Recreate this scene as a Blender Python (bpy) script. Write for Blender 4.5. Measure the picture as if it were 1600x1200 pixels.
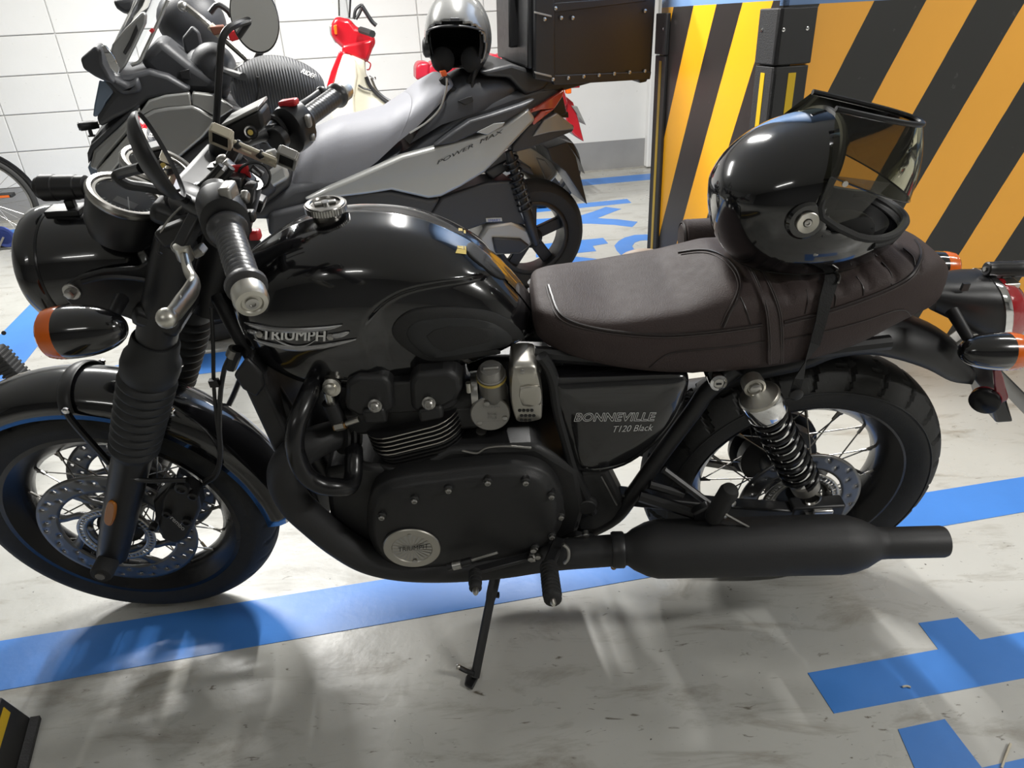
import bpy, bmesh, math, random
from mathutils import Vector as V, Matrix, Quaternion
from mathutils.bvhtree import BVHTree
random.seed(7)
PI = math.pi
for o in list(bpy.data.objects): bpy.data.objects.remove(o, do_unlink=True)
scene = bpy.context.scene
COL = scene.collection

# ------------------------------------------------------------------ camera
FPX, PITCH, ROLL, YAW = 1087.97, 0.482925, -0.0526, 0.004849
CAM = V((0.12442, -1.31797, 1.23201))
LEAN = 0.171663
_cp, _sp, _c, _s = math.cos(PITCH), math.sin(PITCH), math.cos(YAW), math.sin(YAW)
CF = V((_s*_cp, _c*_cp, -_sp)); _R = V((_c, -_s, 0)); _U = _R.cross(CF)
CR = _R*math.cos(ROLL) + _U*math.sin(ROLL); CU = -_R*math.sin(ROLL) + _U*math.cos(ROLL)
cd = bpy.data.cameras.new('camera'); cam = bpy.data.objects.new('camera', cd); COL.objects.link(cam)
cd.sensor_width = 36; cd.lens = 36*FPX/1600; cd.clip_start = .05
cam.matrix_world = Matrix(((CR.x, CU.x, -CF.x, CAM.x), (CR.y, CU.y, -CF.y, CAM.y), (CR.z, CU.z, -CF.z, CAM.z), (0, 0, 0, 1)))
scene.camera = cam

# ------------------------------------------------------------------ light
scene.view_settings.view_transform = 'Standard'; scene.view_settings.look = 'None'
scene.view_settings.gamma = 1; scene.view_settings.use_curve_mapping = False
scene.view_settings.exposure = EXPOSURE = 0.0
w = bpy.data.worlds.new('world'); scene.world = w; w.use_nodes = True
w.node_tree.nodes['Background'].inputs[0].default_value = (.93, .96, 1, 1)
w.node_tree.nodes['Background'].inputs[1].default_value = .12
def area(name, loc, sx, sy, power, rot=0, col=(1, .985, .95)):
    l = bpy.data.lights.new(name, 'AREA'); l.shape = 'RECTANGLE'; l.size = sx; l.size_y = sy
    l.energy = power; l.color = col
    o = bpy.data.objects.new(name, l); COL.objects.link(o); o.location = loc; o.rotation_euler = (0, 0, rot)
    return o
A9 = math.radians(9)
area('ceiling_tube_or_fill_light', (-1.85, 2.35, 2.62), 1.25, .14, 140, A9)
area('ceiling_tube_or_fill_light', (.12, 1.75, 2.62), .06, 1.10, 125, A9)
area('ceiling_tube_or_fill_light', (2.75, .35, 2.62), 1.25, .14, 20, A9)
area('ceiling_tube_or_fill_light', (3.3, -1.7, 2.62), 1.25, .14, 92, A9)
area('ceiling_tube_or_fill_light', (1.7, 3.3, 2.62), .9, .14, 16, A9)  # added fill brightening the right of the back wall, no known tube
area('ceiling_tube_or_fill_light', (-1.2, -3.2, 2.62), 1.25, .14, 14, A9)  # added weak fill from behind the camera, not a known lamp

# ------------------------------------------------------------------ pixel -> place
def ray(px, py): return CF + CR*((px-800)/FPX) - CU*((py-600)/FPX)
def G(px, py, z=0.0):                       # pixel on the floor (or level z)
    d = ray(px, py); return CAM + d*((z-CAM.z)/d.z)
def onplane(px, py, pt, n):
    d = ray(px, py); n = V(n); return CAM + d*((V(pt)-CAM).dot(n)/d.dot(n))
class Frame:                                # an upright or leaning vehicle frame; x along, y across, z up
    def __init__(s, org, yaw, lean):
        s.M = Matrix.Translation(V(org)) @ Matrix.Rotation(yaw, 4, 'Z') @ Matrix.Rotation(lean, 4, 'X')
        s.I = s.M.inverted(); s.C = s.I @ CAM; s.yaw = yaw; s.lean = lean; s.org = V(org)
    def d(s, px, py): return (s.I.to_3x3() @ ray(px, py))
    def L(s, px, py, y):
        d = s.d(px, py); t = (y-s.C.y)/d.y; return s.C + d*t
    def X(s, px, py, x):
        d = s.d(px, py); t = (x-s.C.x)/d.x; return s.C + d*t
    def hit(s, bvh, px, py):
        p, n, i, dist = bvh.ray_cast(s.C, s.d(px, py).normalized()); return p, n
BK = Frame((0, 0, 0), 0, LEAN)
L = BK.L

# ------------------------------------------------------------------ mesh helpers
def basis(ax, up=None):
    a = V(ax).normalized(); u = V(up) if up is not None else (V((0, 0, 1)) if abs(a.z) < .9 else V((1, 0, 0)))
    x = u.cross(a)
    if x.length < 1e-6: x = V((1, 0, 0)).cross(a)
    x.normalize(); y = a.cross(x); return x, y, a
def smooth_path(pts, n=6, closed=False):    # Catmull-Rom
    P = [V(p) for p in pts]; m = len(P); out = []
    rng = range(m if closed else m-1)
    for i in rng:
        p1, p2 = P[i], P[(i+1) % m]
        p0 = P[i-1] if (closed or i > 0) else p1*2-p2
        p3 = P[(i+2) % m] if (closed or i < m-2) else p2*2-p1
        for k in range(n):
            t = k/n
            out.append(.5*((2*p1)+(p2-p0)*t+(2*p0-5*p1+4*p2-p3)*t*t+(3*p1-p0-3*p2+p3)*t**3))
    if not closed: out.append(P[-1].copy())
    return out
def smooth_vals(vals, n=6):
    return [v.x for v in smooth_path([V((a, 0, 0)) for a in vals], n)]
class MB:
    def __init__(s): s.v = []; s.f = []; s.uv = None
    def add(s, vs, fs):
        b = len(s.v); s.v += [V(p) for p in vs]; s.f += [tuple(i+b for i in f) for f in fs]; return s
    def box(s, c, size, R=None):
        c = V(c); h = V(size)/2; R = R or Matrix.Identity(3)
        vs = [c+R @ V((x*h.x, y*h.y, z*h.z)) for x in (-1, 1) for y in (-1, 1) for z in (-1, 1)]
        return s.add(vs, [(0, 1, 3, 2), (4, 6, 7, 5), (0, 4, 5, 1), (2, 3, 7, 6), (0, 2, 6, 4), (1, 5, 7, 3)])
    def bar(s, a, b, wd, th, up=None):      # box beam from a to b
        a, b = V(a), V(b); x, y, z = basis(b-a, up); vs = []
        for p in (a, b):
            for i, j in ((-1, -1), (1, -1), (1, 1), (-1, 1)): vs.append(p+x*(i*wd/2)+y*(j*th/2))
        return s.add(vs, [(3, 2, 1, 0), (4, 5, 6, 7), (0, 1, 5, 4), (1, 2, 6, 5), (2, 3, 7, 6), (3, 0, 4, 7)])
    def tube(s, path, r, n=10, closed=False, cap=True, flat=1.0, up=None):
        P = [V(p) for p in path]; m = len(P); b = len(s.v)
        rr = r if isinstance(r, (list, tuple)) else [r]*m
        t0 = None; x = None; rings = []
        for i in range(m):
            if closed: t = P[(i+1) % m]-P[i-1]
            else: t = P[min(i+1, m-1)]-P[max(i-1, 0)]
            if t.length < 1e-9: t = t0 or V((1, 0, 0))
            t.normalize()
            if x is None: x, y, _ = basis(t, up)
            else:
                x = x-t*x.dot(t); x.normalize(); y = t.cross(x)
            t0 = t
            rings.append([P[i]+(x*math.cos(2*PI*k/n)*flat+y*math.sin(2*PI*k/n))*rr[i] for k in range(n)])
        for rg in rings: s.v += rg
        for i in range(m if closed else m-1):
            i2 = (i+1) % m
            for k in range(n):
                k2 = (k+1) % n; s.f.append((b+i*n+k, b+i*n+k2, b+i2*n+k2, b+i2*n+k))
        if cap and not closed:
            s.f.append(tuple(b+k for k in reversed(range(n)))); s.f.append(tuple(b+(m-1)*n+k for k in range(n)))
        return s
    def lathe(s, prof, org, ax, n=24, up=None, sx=1, sy=1, cap=True):   # prof: (radius, height along axis)
        x, y, a = basis(ax, up); o = V(org); b = len(s.v)
        for r, h in prof:
            for k in range(n):
                t = 2*PI*k/n; s.v.append(o+a*h+(x*math.cos(t)*sx+y*math.sin(t)*sy)*r)
        for i in range(len(prof)-1):
            for k in range(n):
                k2 = (k+1) % n; s.f.append((b+i*n+k, b+i*n+k2, b+(i+1)*n+k2, b+(i+1)*n+k))
        if cap:
            if prof[0][0] > 1e-5: s.f.append(tuple(b+k for k in reversed(range(n))))
            if prof[-1][0] > 1e-5: s.f.append(tuple(b+(len(prof)-1)*n+k for k in range(n)))
        return s
    def cyl(s, a, b_, r, n=16, r2=None):
        a, b_ = V(a), V(b_); return s.lathe([(r, 0), (r if r2 is None else r2, (b_-a).length)], a, b_-a, n)
    def sphere(s, c, r, nu=16, nv=10, R=None):
        r = V((r, r, r)) if not hasattr(r, '__len__') else V(r); c = V(c); R = R or Matrix.Identity(3); b = len(s.v)
        for j in range(nv+1):
            p = PI*j/nv
            for i in range(nu):
                t = 2*PI*i/nu
                s.v.append(c+R @ V((r.x*math.sin(p)*math.cos(t), r.y*math.sin(p)*math.sin(t), r.z*math.cos(p))))
        for j in range(nv):
            for i in range(nu):
                i2 = (i+1) % nu; s.f.append((b+j*nu+i, b+(j+1)*nu+i, b+(j+1)*nu+i2, b+j*nu+i2))
        return s
    def prism(s, poly, vec):                # planar polygon pushed along vec
        P = [V(p) for p in poly]; v = V(vec); m = len(P); b = len(s.v)
        s.v += P+[p+v for p in P]
        s.f.append(tuple(b+i for i in range(m))); s.f.append(tuple(b+m+i for i in reversed(range(m))))
        for i in range(m):
            j = (i+1) % m; s.f.append((b+j, b+i, b+m+i, b+m+j))
        return s
    def loft(s, rings, closed=True, cap=True):
        m = len(rings); n = len(rings[0]); b = len(s.v)
        for r in rings: s.v += [V(p) for p in r]
        for i in range(m-1):
            for k in range(n if closed else n-1):
                k2 = (k+1) % n; s.f.append((b+i*n+k, b+i*n+k2, b+(i+1)*n+k2, b+(i+1)*n+k))
        if cap and closed:
            s.f.append(tuple(b+k for k in reversed(range(n)))); s.f.append(tuple(b+(m-1)*n+k for k in range(n)))
        return s
    def bvh(s): return BVHTree.FromPolygons(s.v, s.f)
    def mesh(s, name, ang=35, fix=True):
        me = bpy.data.meshes.new(name); me.from_pydata([tuple(p) for p in s.v], [], s.f)
        if fix:
            bm = bmesh.new(); bm.from_mesh(me); bmesh.ops.remove_doubles(bm, verts=bm.verts, dist=1e-6)
            bmesh.ops.recalc_face_normals(bm, faces=bm.faces); bm.to_mesh(me); bm.free()
        (me.shade_smooth if ang else me.shade_flat)()
        if ang: me.set_sharp_from_angle(angle=math.radians(ang))
        me.update(); return me
    def build(s, name, mat, parent=None, ang=35, bev=0, solid=0, sub=0, fix=True, seg=2):
        me = s.mesh(name, ang, fix); o = bpy.data.objects.new(name, me); COL.objects.link(o)
        me.materials.append(M[mat] if isinstance(mat, str) else mat)
        if parent is not None: o.parent = parent
        if solid:
            md = o.modifiers.new('solidify', 'SOLIDIFY'); md.thickness = solid; md.offset = 0
        if bev:
            md = o.modifiers.new('bevel', 'BEVEL'); md.width = bev; md.segments = seg; md.limit_method = 'ANGLE'; md.angle_limit = math.radians(40)
            md.harden_normals = False
        if sub:
            md = o.modifiers.new('sub', 'SUBSURF'); md.levels = sub; md.render_levels = sub
        return o
def clone(o, parent, mat=None, loc=None):
    c = o.copy(); COL.objects.link(c); c.parent = parent
    if mat is not None: c.matrix_local = mat
    if loc is not None: c.location = loc
    return c
def empty(name, M4=None, parent=None):
    o = bpy.data.objects.new(name, None); COL.objects.link(o); o.empty_display_size = .05
    if parent is not None: o.parent = parent
    if M4 is not None: o.matrix_local = M4
    return o
def tag(o, label, cat, group=None):
    o['label'] = label; o['category'] = cat
    if group: o['group'] = group
    return o
def lab(o, label): o['label'] = label; return o
def struct(o, label=None, cat=None):
    o['kind'] = 'structure'
    if label: o['label'] = label
    if cat: o['category'] = cat
    return o
class Surf:          # body built of cross sections along x; half profile from the bottom (u=-1) over the crown (u=0)
    def __init__(s, st, prof):   # st rows: x, half width, z bottom, z top ; prof: (w fraction, h fraction) bottom -> crown
        s.st = st; s.prof = prof
    def at(s, x):
        st = s.st
        if x <= st[0][0]: return st[0][1:]
        for i in range(len(st)-1):
            a, b = st[i], st[i+1]
            if x <= b[0]:
                t = (x-a[0])/(b[0]-a[0])
                p = st[max(i-1, 0)]; q = st[min(i+2, len(st)-1)]
                r = []
                for k in range(1, len(a)):      # finite-difference Hermite
                    h = b[0]-a[0]
                    m1 = (b[k]-p[k])/max(b[0]-p[0], 1e-6)*h; m2 = (q[k]-a[k])/max(q[0]-a[0], 1e-6)*h
                    r.append((2*t**3-3*t*t+1)*a[k]+(t**3-2*t*t+t)*m1+(-2*t**3+3*t*t)*b[k]+(t**3-t*t)*m2)
                return r
        return st[-1][1:]
    def ring(s, x, n=4):
        w, zb, zt = s.at(x)[:3]
        half = smooth_path([V((a, b, 0)) for a, b in s.prof], n)
        left = [V((x, -max(p.x, 0)*w, zb+p.y*(zt-zb))) for p in half]
        right = [V((x, -q.y, q.z)) for q in reversed(left[1 if abs(left[0].y) < 1e-9 else 0:-1])]
        return left+right
    def mb(s, nx=40, n=4, warp=None):
        x0, x1 = s.st[0][0], s.st[-1][0]; rings = []
        for i in range(nx+1):
            x = x0+(x1-x0)*(.5-.5*math.cos(PI*i/nx))
            r = s.ring(x, n)
            if warp: r = [warp(p) for p in r]
            rings.append(r)
        m = MB(); m.loft(rings, True, True); return m
# ------------------------------------------------------------------ lettering (flat outlines turned into faces)
def text_mesh(txt, size=1.0, outline=False, shear=0, space=1.0, bold=0):
    cu = bpy.data.curves.new('t', 'FONT'); cu.body = txt; cu.size = size; cu.align_x = 'LEFT'; cu.shear = shear
    cu.space_character = space; cu.resolution_u = 3; cu.offset = bold
    if outline: cu.fill_mode = 'NONE' if hasattr(cu, 'fill_mode') else cu.fill_mode
    o = bpy.data.objects.new('t', cu); COL.objects.link(o)
    dg = bpy.context.evaluated_depsgraph_get(); me = bpy.data.meshes.new_from_object(o.evaluated_get(dg))
    vs = [v.co.copy() for v in me.vertices]; fs = [tuple(p.vertices) for p in me.polygons]; es = [tuple(e.vertices) for e in me.edges]
    bpy.data.objects.remove(o, do_unlink=True); bpy.data.meshes.remove(me); bpy.data.curves.remove(cu)
    x0 = min(v.x for v in vs); x1 = max(v.x for v in vs); y0 = min(v.y for v in vs); y1 = max(v.y for v in vs)
    vs = [V(((v.x-x0)/(x1-x0), (v.y-y0)/(y1-y0), 0)) for v in vs]       # 0..1 both ways
    return vs, fs, es
def subdivide_faces(vs, fs, maxlen=.04):
    bm = bmesh.new(); bv = [bm.verts.new(v) for v in vs]
    for f in fs:
        try: bm.faces.new([bv[i] for i in f])
        except ValueError: pass
    bmesh.ops.triangulate(bm, faces=bm.faces)
    for _ in range(3):
        es = [e for e in bm.edges if e.calc_length() > maxlen]
        if not es: break
        bmesh.ops.subdivide_edges(bm, edges=es, cuts=1)
        bmesh.ops.triangulate(bm, faces=bm.faces)
    bm.verts.index_update()
    r = [v.co.copy() for v in bm.verts], [tuple(v.index for v in f.verts) for f in bm.faces]
    bm.free(); return r
def decal_text(txt, fr, bvh, p0, p1, hpx, name, mat, parent, lift=.0015, depth=0, shear=0, space=1.0, bold=0, curve=0):
    """lettering laid on a surface between two pixels of its baseline"""
    vs, fs, es = text_mesh(txt, 1, False, shear, space, bold)
    p0 = V((p0[0], p0[1])); p1 = V((p1[0], p1[1])); d = p1-p0; up = V((hpx[0], hpx[1]))
    out = []
    for v in vs:
        q = p0+d*v.x+up*v.y
        if curve: q = q+up*(curve*math.sin(PI*v.x))
        h, n = fr.hit(bvh, q.x, q.y)
        if h is None: return None
        if n.dot(fr.C-h) < 0: n = -n
        out.append(h+n*lift)
    m = MB(); m.add(out, fs); return m.build(name, mat, parent, ang=0, fix=False)
# ------------------------------------------------------------------ materials
M = {}
def mat(name, col, rough=.5, metal=0, bump=0, bscale=200, rvar=0, rscale=30, coat=0, cvar=0, cscale=20, spec=.5, **kw):
    m = bpy.data.materials.new(name); m.use_nodes = True; nt = m.node_tree; b = nt.nodes['Principled BSDF']
    b.inputs['Base Color'].default_value = (*col, 1); b.inputs['Roughness'].default_value = rough; b.inputs['Metallic'].default_value = metal
    b.inputs['Coat Weight'].default_value = coat; b.inputs['Coat Roughness'].default_value = .03; b.inputs['Specular IOR Level'].default_value = spec
    for k, v in kw.items(): b.inputs[k.replace('_', ' ')].default_value = v
    N = nt.nodes.new; Lk = nt.links.new
    tc = N('ShaderNodeTexCoord')
    def noise(sc, det=4):
        n = N('ShaderNodeTexNoise'); n.inputs['Scale'].default_value = sc; n.inputs['Detail'].default_value = det
        Lk(tc.outputs['Object'], n.inputs['Vector']); return n
    if rvar:
        n = noise(rscale); mr = N('ShaderNodeMapRange'); mr.inputs['To Min'].default_value = max(rough-rvar, .02); mr.inputs['To Max'].default_value = min(rough+rvar, 1)
        Lk(n.outputs['Fac'], mr.inputs['Value']); Lk(mr.outputs['Result'], b.inputs['Roughness'])
    if cvar:
        n = noise(cscale); mx = N('ShaderNodeMix'); mx.data_type = 'RGBA'
        mx.inputs['A'].default_value = (*[c*(1-cvar) for c in col], 1); mx.inputs['B'].default_value = (*[min(c*(1+cvar), 1) for c in col], 1)
        Lk(n.outputs['Fac'], mx.inputs['Factor']); Lk(mx.outputs['Result'], b.inputs['Base Color'])
    if bump:
        n = noise(bscale, 3); bp = N('ShaderNodeBump'); bp.inputs['Strength'].default_value = bump; bp.inputs['Distance'].default_value = .002
        Lk(n.outputs['Fac'], bp.inputs['Height']); Lk(bp.outputs['Normal'], b.inputs['Normal'])
    M[name] = m; return m
mat('paint_black', (.006, .006, .007), .16, 0, rvar=.05, rscale=8, coat=1)
mat('helmet_black', (.005, .005, .006), .12, coat=1)
mat('plastic_gloss', (.008, .008, .009), .25, rvar=.06)
mat('satin_black', (.012, .012, .013), .42, rvar=.08, rscale=40)
mat('engine_black', (.014, .014, .0145), .48, bump=.15, bscale=350, rvar=.08)
mat('pipe_black', (.02, .02, .021), .55, bump=.12, bscale=250, rvar=.1, rscale=12, cvar=.15, cscale=14)
mat('rubber', (.016, .016, .016), .72, bump=.2, bscale=400, cvar=.2, cscale=60)
mat('tyre', (.024, .024, .023), .78, bump=.2, bscale=300, cvar=.25, cscale=50)
mat('gaiter', (.02, .021, .022), .6)
mat('chrome', (.82, .82, .83), .07, 1)
mat('dark_chrome', (.30, .29, .27), .27, 1)
mat('steel', (.5, .49, .47), .32, 1, rvar=.1, rscale=60)
mat('brushed', (.52, .50, .45), .38, 1, rvar=.1, rscale=80)
mat('disc_steel', (.20, .20, .20), .38, 1, rvar=.08, rscale=50)
mat('alu_grey', (.33, .32, .30), .45, .8, bump=.1, bscale=400)
mat('lever_silver', (.62, .60, .54), .36, 1)
mat('bolt', (.42, .41, .39), .35, 1)
mat('fin_edge', (.62, .60, .55), .33, 1)
mat('leather', (.050, .037, .035), .6, spec=.22, bump=.35, bscale=420, rvar=.07, rscale=60, cvar=.12, cscale=25)
mat('leather_pleat', (.050, .037, .035), .55, spec=.3, bump=.35, bscale=420, rvar=.07, rscale=60)
mat('stitch', (.05, .04, .038), .6)
mat('piping', (.02, .014, .013), .4)
mat('amber', (.85, .16, .01), .22, coat=.6, Transmission_Weight=.15)
mat('amber_dark', (.38, .12, .004), .25, coat=.5)
mat('red_lens', (.35, .006, .012), .18, coat=1, bump=.3, bscale=160)
mat('red_reflector', (.17, .008, .014), .3, coat=.5)
mat('red_plastic', (.5, .02, .025), .35)
mat('red_paint', (.42, .008, .016), .2, coat=1)
mat('red_vinyl', (.45, .014, .035), .35, bump=.1)
mat('cream', (.78, .74, .60), .35, coat=.3)
mat('wood_red', (.16, .055, .03), .5)
mat('badge_yellow', (.62, .47, .12), .4)
mat('white_print', (.55, .55, .54), .5)
mat('dim_print', (.20, .20, .19), .5)
mat('black_print', (.008, .008, .008), .5)
mat('gauge_face', (.05, .05, .05), .4)
mat('glass_dark', (.02, .02, .02), .04, coat=1)
mat('mirror', (.9, .9, .92), .015, 1)
mat('badge_silver', (.72, .72, .72), .25, .85)
mat('beige', (.52, .47, .36), .5)
mat('grey_paint', (.25, .25, .24), .3, .5, coat=.4, rvar=.05)
mat('silver_paint', (.33, .33, .315), .32, .5, coat=.3)
mat('dark_plastic', (.028, .029, .032), .5, bump=.2, bscale=300)
mat('seat_grey', (.155, .157, .172), .52, bump=.25, bscale=500)
mat('seat_dark', (.03, .031, .035), .5, bump=.2, bscale=500)
mat('case_black', (.012, .011, .011), .42, bump=.25, bscale=300)
mat('helmet_grey', (.17, .17, .165), .25, .4, coat=1)
mat('foam_black', (.006, .006, .006), .9)
mat('headlamp_blue', (.10, .14, .20), .08, coat=1)
mat('tail_red', (.38, .045, .02), .15, coat=1)
mat('blue_paint', (.055, .21, .60), .38, rvar=.1, rscale=6, cvar=.15, cscale=5, bump=.15, bscale=60)
mat('guard_rubber', (.02, .02, .021), .6, bump=.8, bscale=220)
mat('guard_smooth', (.018, .018, .018), .5)
mat('guard_yellow', (.62, .40, .01), .45)
mat('wall_grey', (.27, .27, .27), .6, bump=.3, bscale=40, cvar=.15, cscale=6)
mat('far_wall', (.20, .20, .195), .8)
mat('concrete', (.33, .32, .29), .7, bump=.5, bscale=60, cvar=.3, cscale=12)
mat('ceiling_white', (.72, .72, .70), .8)
mat('plate_dark', (.035, .035, .03), .4)
mat('copper_bolt', (.35, .2, .08), .4, 1)
mat('strap', (.012, .012, .012), .8, bump=.5, bscale=300)
mat('handgrip', (.05, .05, .052), .38, bump=.3, bscale=120, rvar=.12, rscale=50)
mat('blue_ring', (.05, .08, .30), .3, .5)
mat('orange_plastic', (.8, .12, .02), .4)
mat('tan', (.30, .22, .16), .6)

def sheet(name, col, gloss=.05):      # thin clear or smoked sheet
    m = bpy.data.materials.new(name); m.use_nodes = True; M[name] = m; nt = m.node_tree; nt.nodes.clear(); N = nt.nodes.new
    o = N('ShaderNodeOutputMaterial'); mx = N('ShaderNodeMixShader'); t = N('ShaderNodeBsdfTransparent'); g = N('ShaderNodeBsdfGlossy'); f = N('ShaderNodeFresnel')
    t.inputs[0].default_value = (*col, 1); g.inputs['Roughness'].default_value = gloss; f.inputs[0].default_value = 1.45
    nt.links.new(f.outputs[0], mx.inputs[0]); nt.links.new(t.outputs[0], mx.inputs[1]); nt.links.new(g.outputs[0], mx.inputs[2]); nt.links.new(mx.outputs[0], o.inputs[0])
sheet('visor', (.36, .35, .25)); sheet('clear', (.93, .94, .95))
def nodes_of(name, rough):
    m = bpy.data.materials.new(name); m.use_nodes = True; M[name] = m; nt = m.node_tree
    b = nt.nodes['Principled BSDF']; b.inputs['Roughness'].default_value = rough; return m, nt, b
def mixc(nt, fac, a, b):
    n = nt.nodes.new('ShaderNodeMix'); n.data_type = 'RGBA'
    nt.links.new(fac, n.inputs['Factor'])
    for k, v in (('A', a), ('B', b)):
        if hasattr(v, 'is_linked'): nt.links.new(v, n.inputs[k])
        else: n.inputs[k].default_value = (*v, 1)
    return n.outputs['Result']
def noise_ramp(nt, vec, scale, lo, hi, det=6, rough=.55, dist=0):
    n = nt.nodes.new('ShaderNodeTexNoise'); n.inputs['Scale'].default_value = scale; n.inputs['Detail'].default_value = det
    n.inputs['Roughness'].default_value = rough; n.inputs['Distortion'].default_value = dist; nt.links.new(vec, n.inputs['Vector'])
    r = nt.nodes.new('ShaderNodeMapRange'); r.inputs['From Min'].default_value = lo; r.inputs['From Max'].default_value = hi
    nt.links.new(n.outputs['Fac'], r.inputs['Value']); return r.outputs['Result']
# epoxy floor: worn grey coat with scuffs, brown dirt and pits
m, nt, b = nodes_of('floor_epoxy', .3)
tc = nt.nodes.new('ShaderNodeTexCoord'); vec = tc.outputs['Object']
mp = nt.nodes.new('ShaderNodeMapping'); mp.inputs['Rotation'].default_value = (0, 0, -A9); mp.inputs['Scale'].default_value = (1, 3.5, 1)
nt.links.new(vec, mp.inputs['Vector'])
c = mixc(nt, noise_ramp(nt, vec, 1.3, .35, .7), (.40, .40, .372), (.485, .48, .45))
c = mixc(nt, noise_ramp(nt, mp.outputs['Vector'], 3.2, .53, .80, 8, .68, .6), c, (.17, .145, .105))
c = mixc(nt, noise_ramp(nt, mp.outputs['Vector'], 20, .645, .74, 4, .6, 1.2), c, (.13, .115, .09))
c = mixc(nt, noise_ramp(nt, vec, 60, .73, .77, 2), c, (.06, .055, .05))
nt.links.new(c, b.inputs['Base Color'])
rr = nt.nodes.new('ShaderNodeMapRange'); rr.inputs['To Min'].default_value = .24; rr.inputs['To Max'].default_value = .42
nt.links.new(noise_ramp(nt, vec, 5, .3, .7), rr.inputs['Value']); nt.links.new(rr.outputs['Result'], b.inputs['Roughness'])
bp = nt.nodes.new('ShaderNodeBump'); bp.inputs['Strength'].default_value = .22; bp.inputs['Distance'].default_value = .004
nn = nt.nodes.new('ShaderNodeTexNoise'); nn.inputs['Scale'].default_value = 26; nn.inputs['Detail'].default_value = 7; nt.links.new(vec, nn.inputs['Vector'])
nt.links.new(nn.outputs['Fac'], bp.inputs['Height']); nt.links.new(bp.outputs['Normal'], b.inputs['Normal'])
# white painted block
m, nt, b = nodes_of('block_white', .6)
tc = nt.nodes.new('ShaderNodeTexCoord'); vec = tc.outputs['Object']
c = mixc(nt, noise_ramp(nt, vec, 1.2, .35, .7), (.70, .70, .68), (.76, .76, .745))
c = mixc(nt, noise_ramp(nt, vec, 40, .70, .76, 3), c, (.50, .49, .46))
nt.links.new(c, b.inputs['Base Color'])
bp = nt.nodes.new('ShaderNodeBump'); bp.inputs['Strength'].default_value = .25; bp.inputs['Distance'].default_value = .003
nn = nt.nodes.new('ShaderNodeTexNoise'); nn.inputs['Scale'].default_value = 30; nn.inputs['Detail'].default_value = 6; nt.links.new(vec, nn.inputs['Vector'])
nt.links.new(nn.outputs['Fac'], bp.inputs['Height']); nt.links.new(bp.outputs['Normal'], b.inputs['Normal'])
# hazard stripes painted on a pillar face: stripes in the face's own (x, z) metres
def hazard(name, slope, period, duty, offset, top, yel, blk, edge=.004):
    m, nt, b = nodes_of(name, .42); tc = nt.nodes.new('ShaderNodeTexCoord'); sp = nt.nodes.new('ShaderNodeSeparateXYZ')
    nt.links.new(tc.outputs['Object'], sp.inputs[0])
    nz = nt.nodes.new('ShaderNodeTexNoise'); nz.inputs['Scale'].default_value = 12; nt.links.new(tc.outputs['Object'], nz.inputs['Vector'])
    def mth(op, a, bb, c=None):
        n = nt.nodes.new('ShaderNodeMath'); n.operation = op
        for i, v in enumerate((a, bb, c)):
            if v is None: continue
            if hasattr(v, 'is_linked'): nt.links.new(v, n.inputs[i])
            else: n.inputs[i].default_value = v
        return n.outputs[0]
    u = mth('MULTIPLY_ADD', sp.outputs['Z'], -slope, sp.outputs['X'])
    u = mth('MULTIPLY_ADD', nz.outputs['Fac'], edge, u)
    u = mth('FRACT', mth('DIVIDE', mth('ADD', u, offset), period), None)
    f = mth('LESS_THAN', u, duty)
    n2 = noise_ramp(nt, tc.outputs['Object'], 25, .66, .74, 5)
    blkc = mixc(nt, n2, blk, tuple(min(1, x*2.2+.02) for x in blk))
    yelc = mixc(nt, noise_ramp(nt, tc.outputs['Object'], 3, .3, .8), yel, tuple(x*.93 for x in yel))
    c = mixc(nt, f, blkc, yelc)
    g = mth('GREATER_THAN', sp.outputs['Z'], top)
    c = mixc(nt, g, c, (.16, .27, .48))
    nt.links.new(c, b.inputs['Base Color']); return m
# ribbed fabric of the scooter's hand muff
m = mat('muff_ribbed', (.045, .046, .05), .55); nt = m.node_tree; b = nt.nodes['Principled BSDF']
tc = nt.nodes.new('ShaderNodeTexCoord'); wv = nt.nodes.new('ShaderNodeTexWave'); wv.inputs['Scale'].default_value = 34; wv.bands_direction = 'X'; wv.inputs['Distortion'].default_value = .6
nt.links.new(tc.outputs['Object'], wv.inputs['Vector']); bp = nt.nodes.new('ShaderNodeBump'); bp.inputs['Strength'].default_value = .7; bp.inputs['Distance'].default_value = .004
nt.links.new(wv.outputs['Color'], bp.inputs['Height']); nt.links.new(bp.outputs['Normal'], b.inputs['Normal'])
# ------------------------------------------------------------------ room
E1 = V((math.cos(A9), math.sin(A9), 0)); E2 = V((-math.sin(A9), math.cos(A9), 0)); Z = V((0, 0, 1))
def quad_slab(a, b, c, d, t):
    return MB().prism([a, b, c, d], t)
fl = struct(MB().box((0, 0, -.05), (16, 14, .1)).build('floor', 'floor_epoxy', ang=0), 'worn grey epoxy garage floor with blue painted lines')
ce = struct(MB().box((0, 1, 2.8), (16, 14, .1)).build('ceiling', 'ceiling_white', ang=0), 'plain white garage ceiling')
def paint(poly, name, z=.0012):
    return MB().prism([V((p[0], p[1], 0)) for p in poly], (0, 0, z)).build(name, 'blue_paint', fl, ang=0)
def line_pts(p, q, x0, x1):
    p, q = V((p[0], p[1])), V((q[0], q[1])); s = (q.y-p.y)/(q.x-p.x)
    return (x0, p.y+s*(x0-p.x)), (x1, p.y+s*(x1-p.x))
def band(p, q, r, s, x0, x1, name='parking_line'):
    a, b = line_pts(p, q, x0, x1); c, d = line_pts(r, s, x0, x1); return paint([a, c, d, b], name)
band((-1.097, -.12), (1.586, .285), (-.985, -.258), (1.482, .133), -2.6, 3.4)
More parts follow.
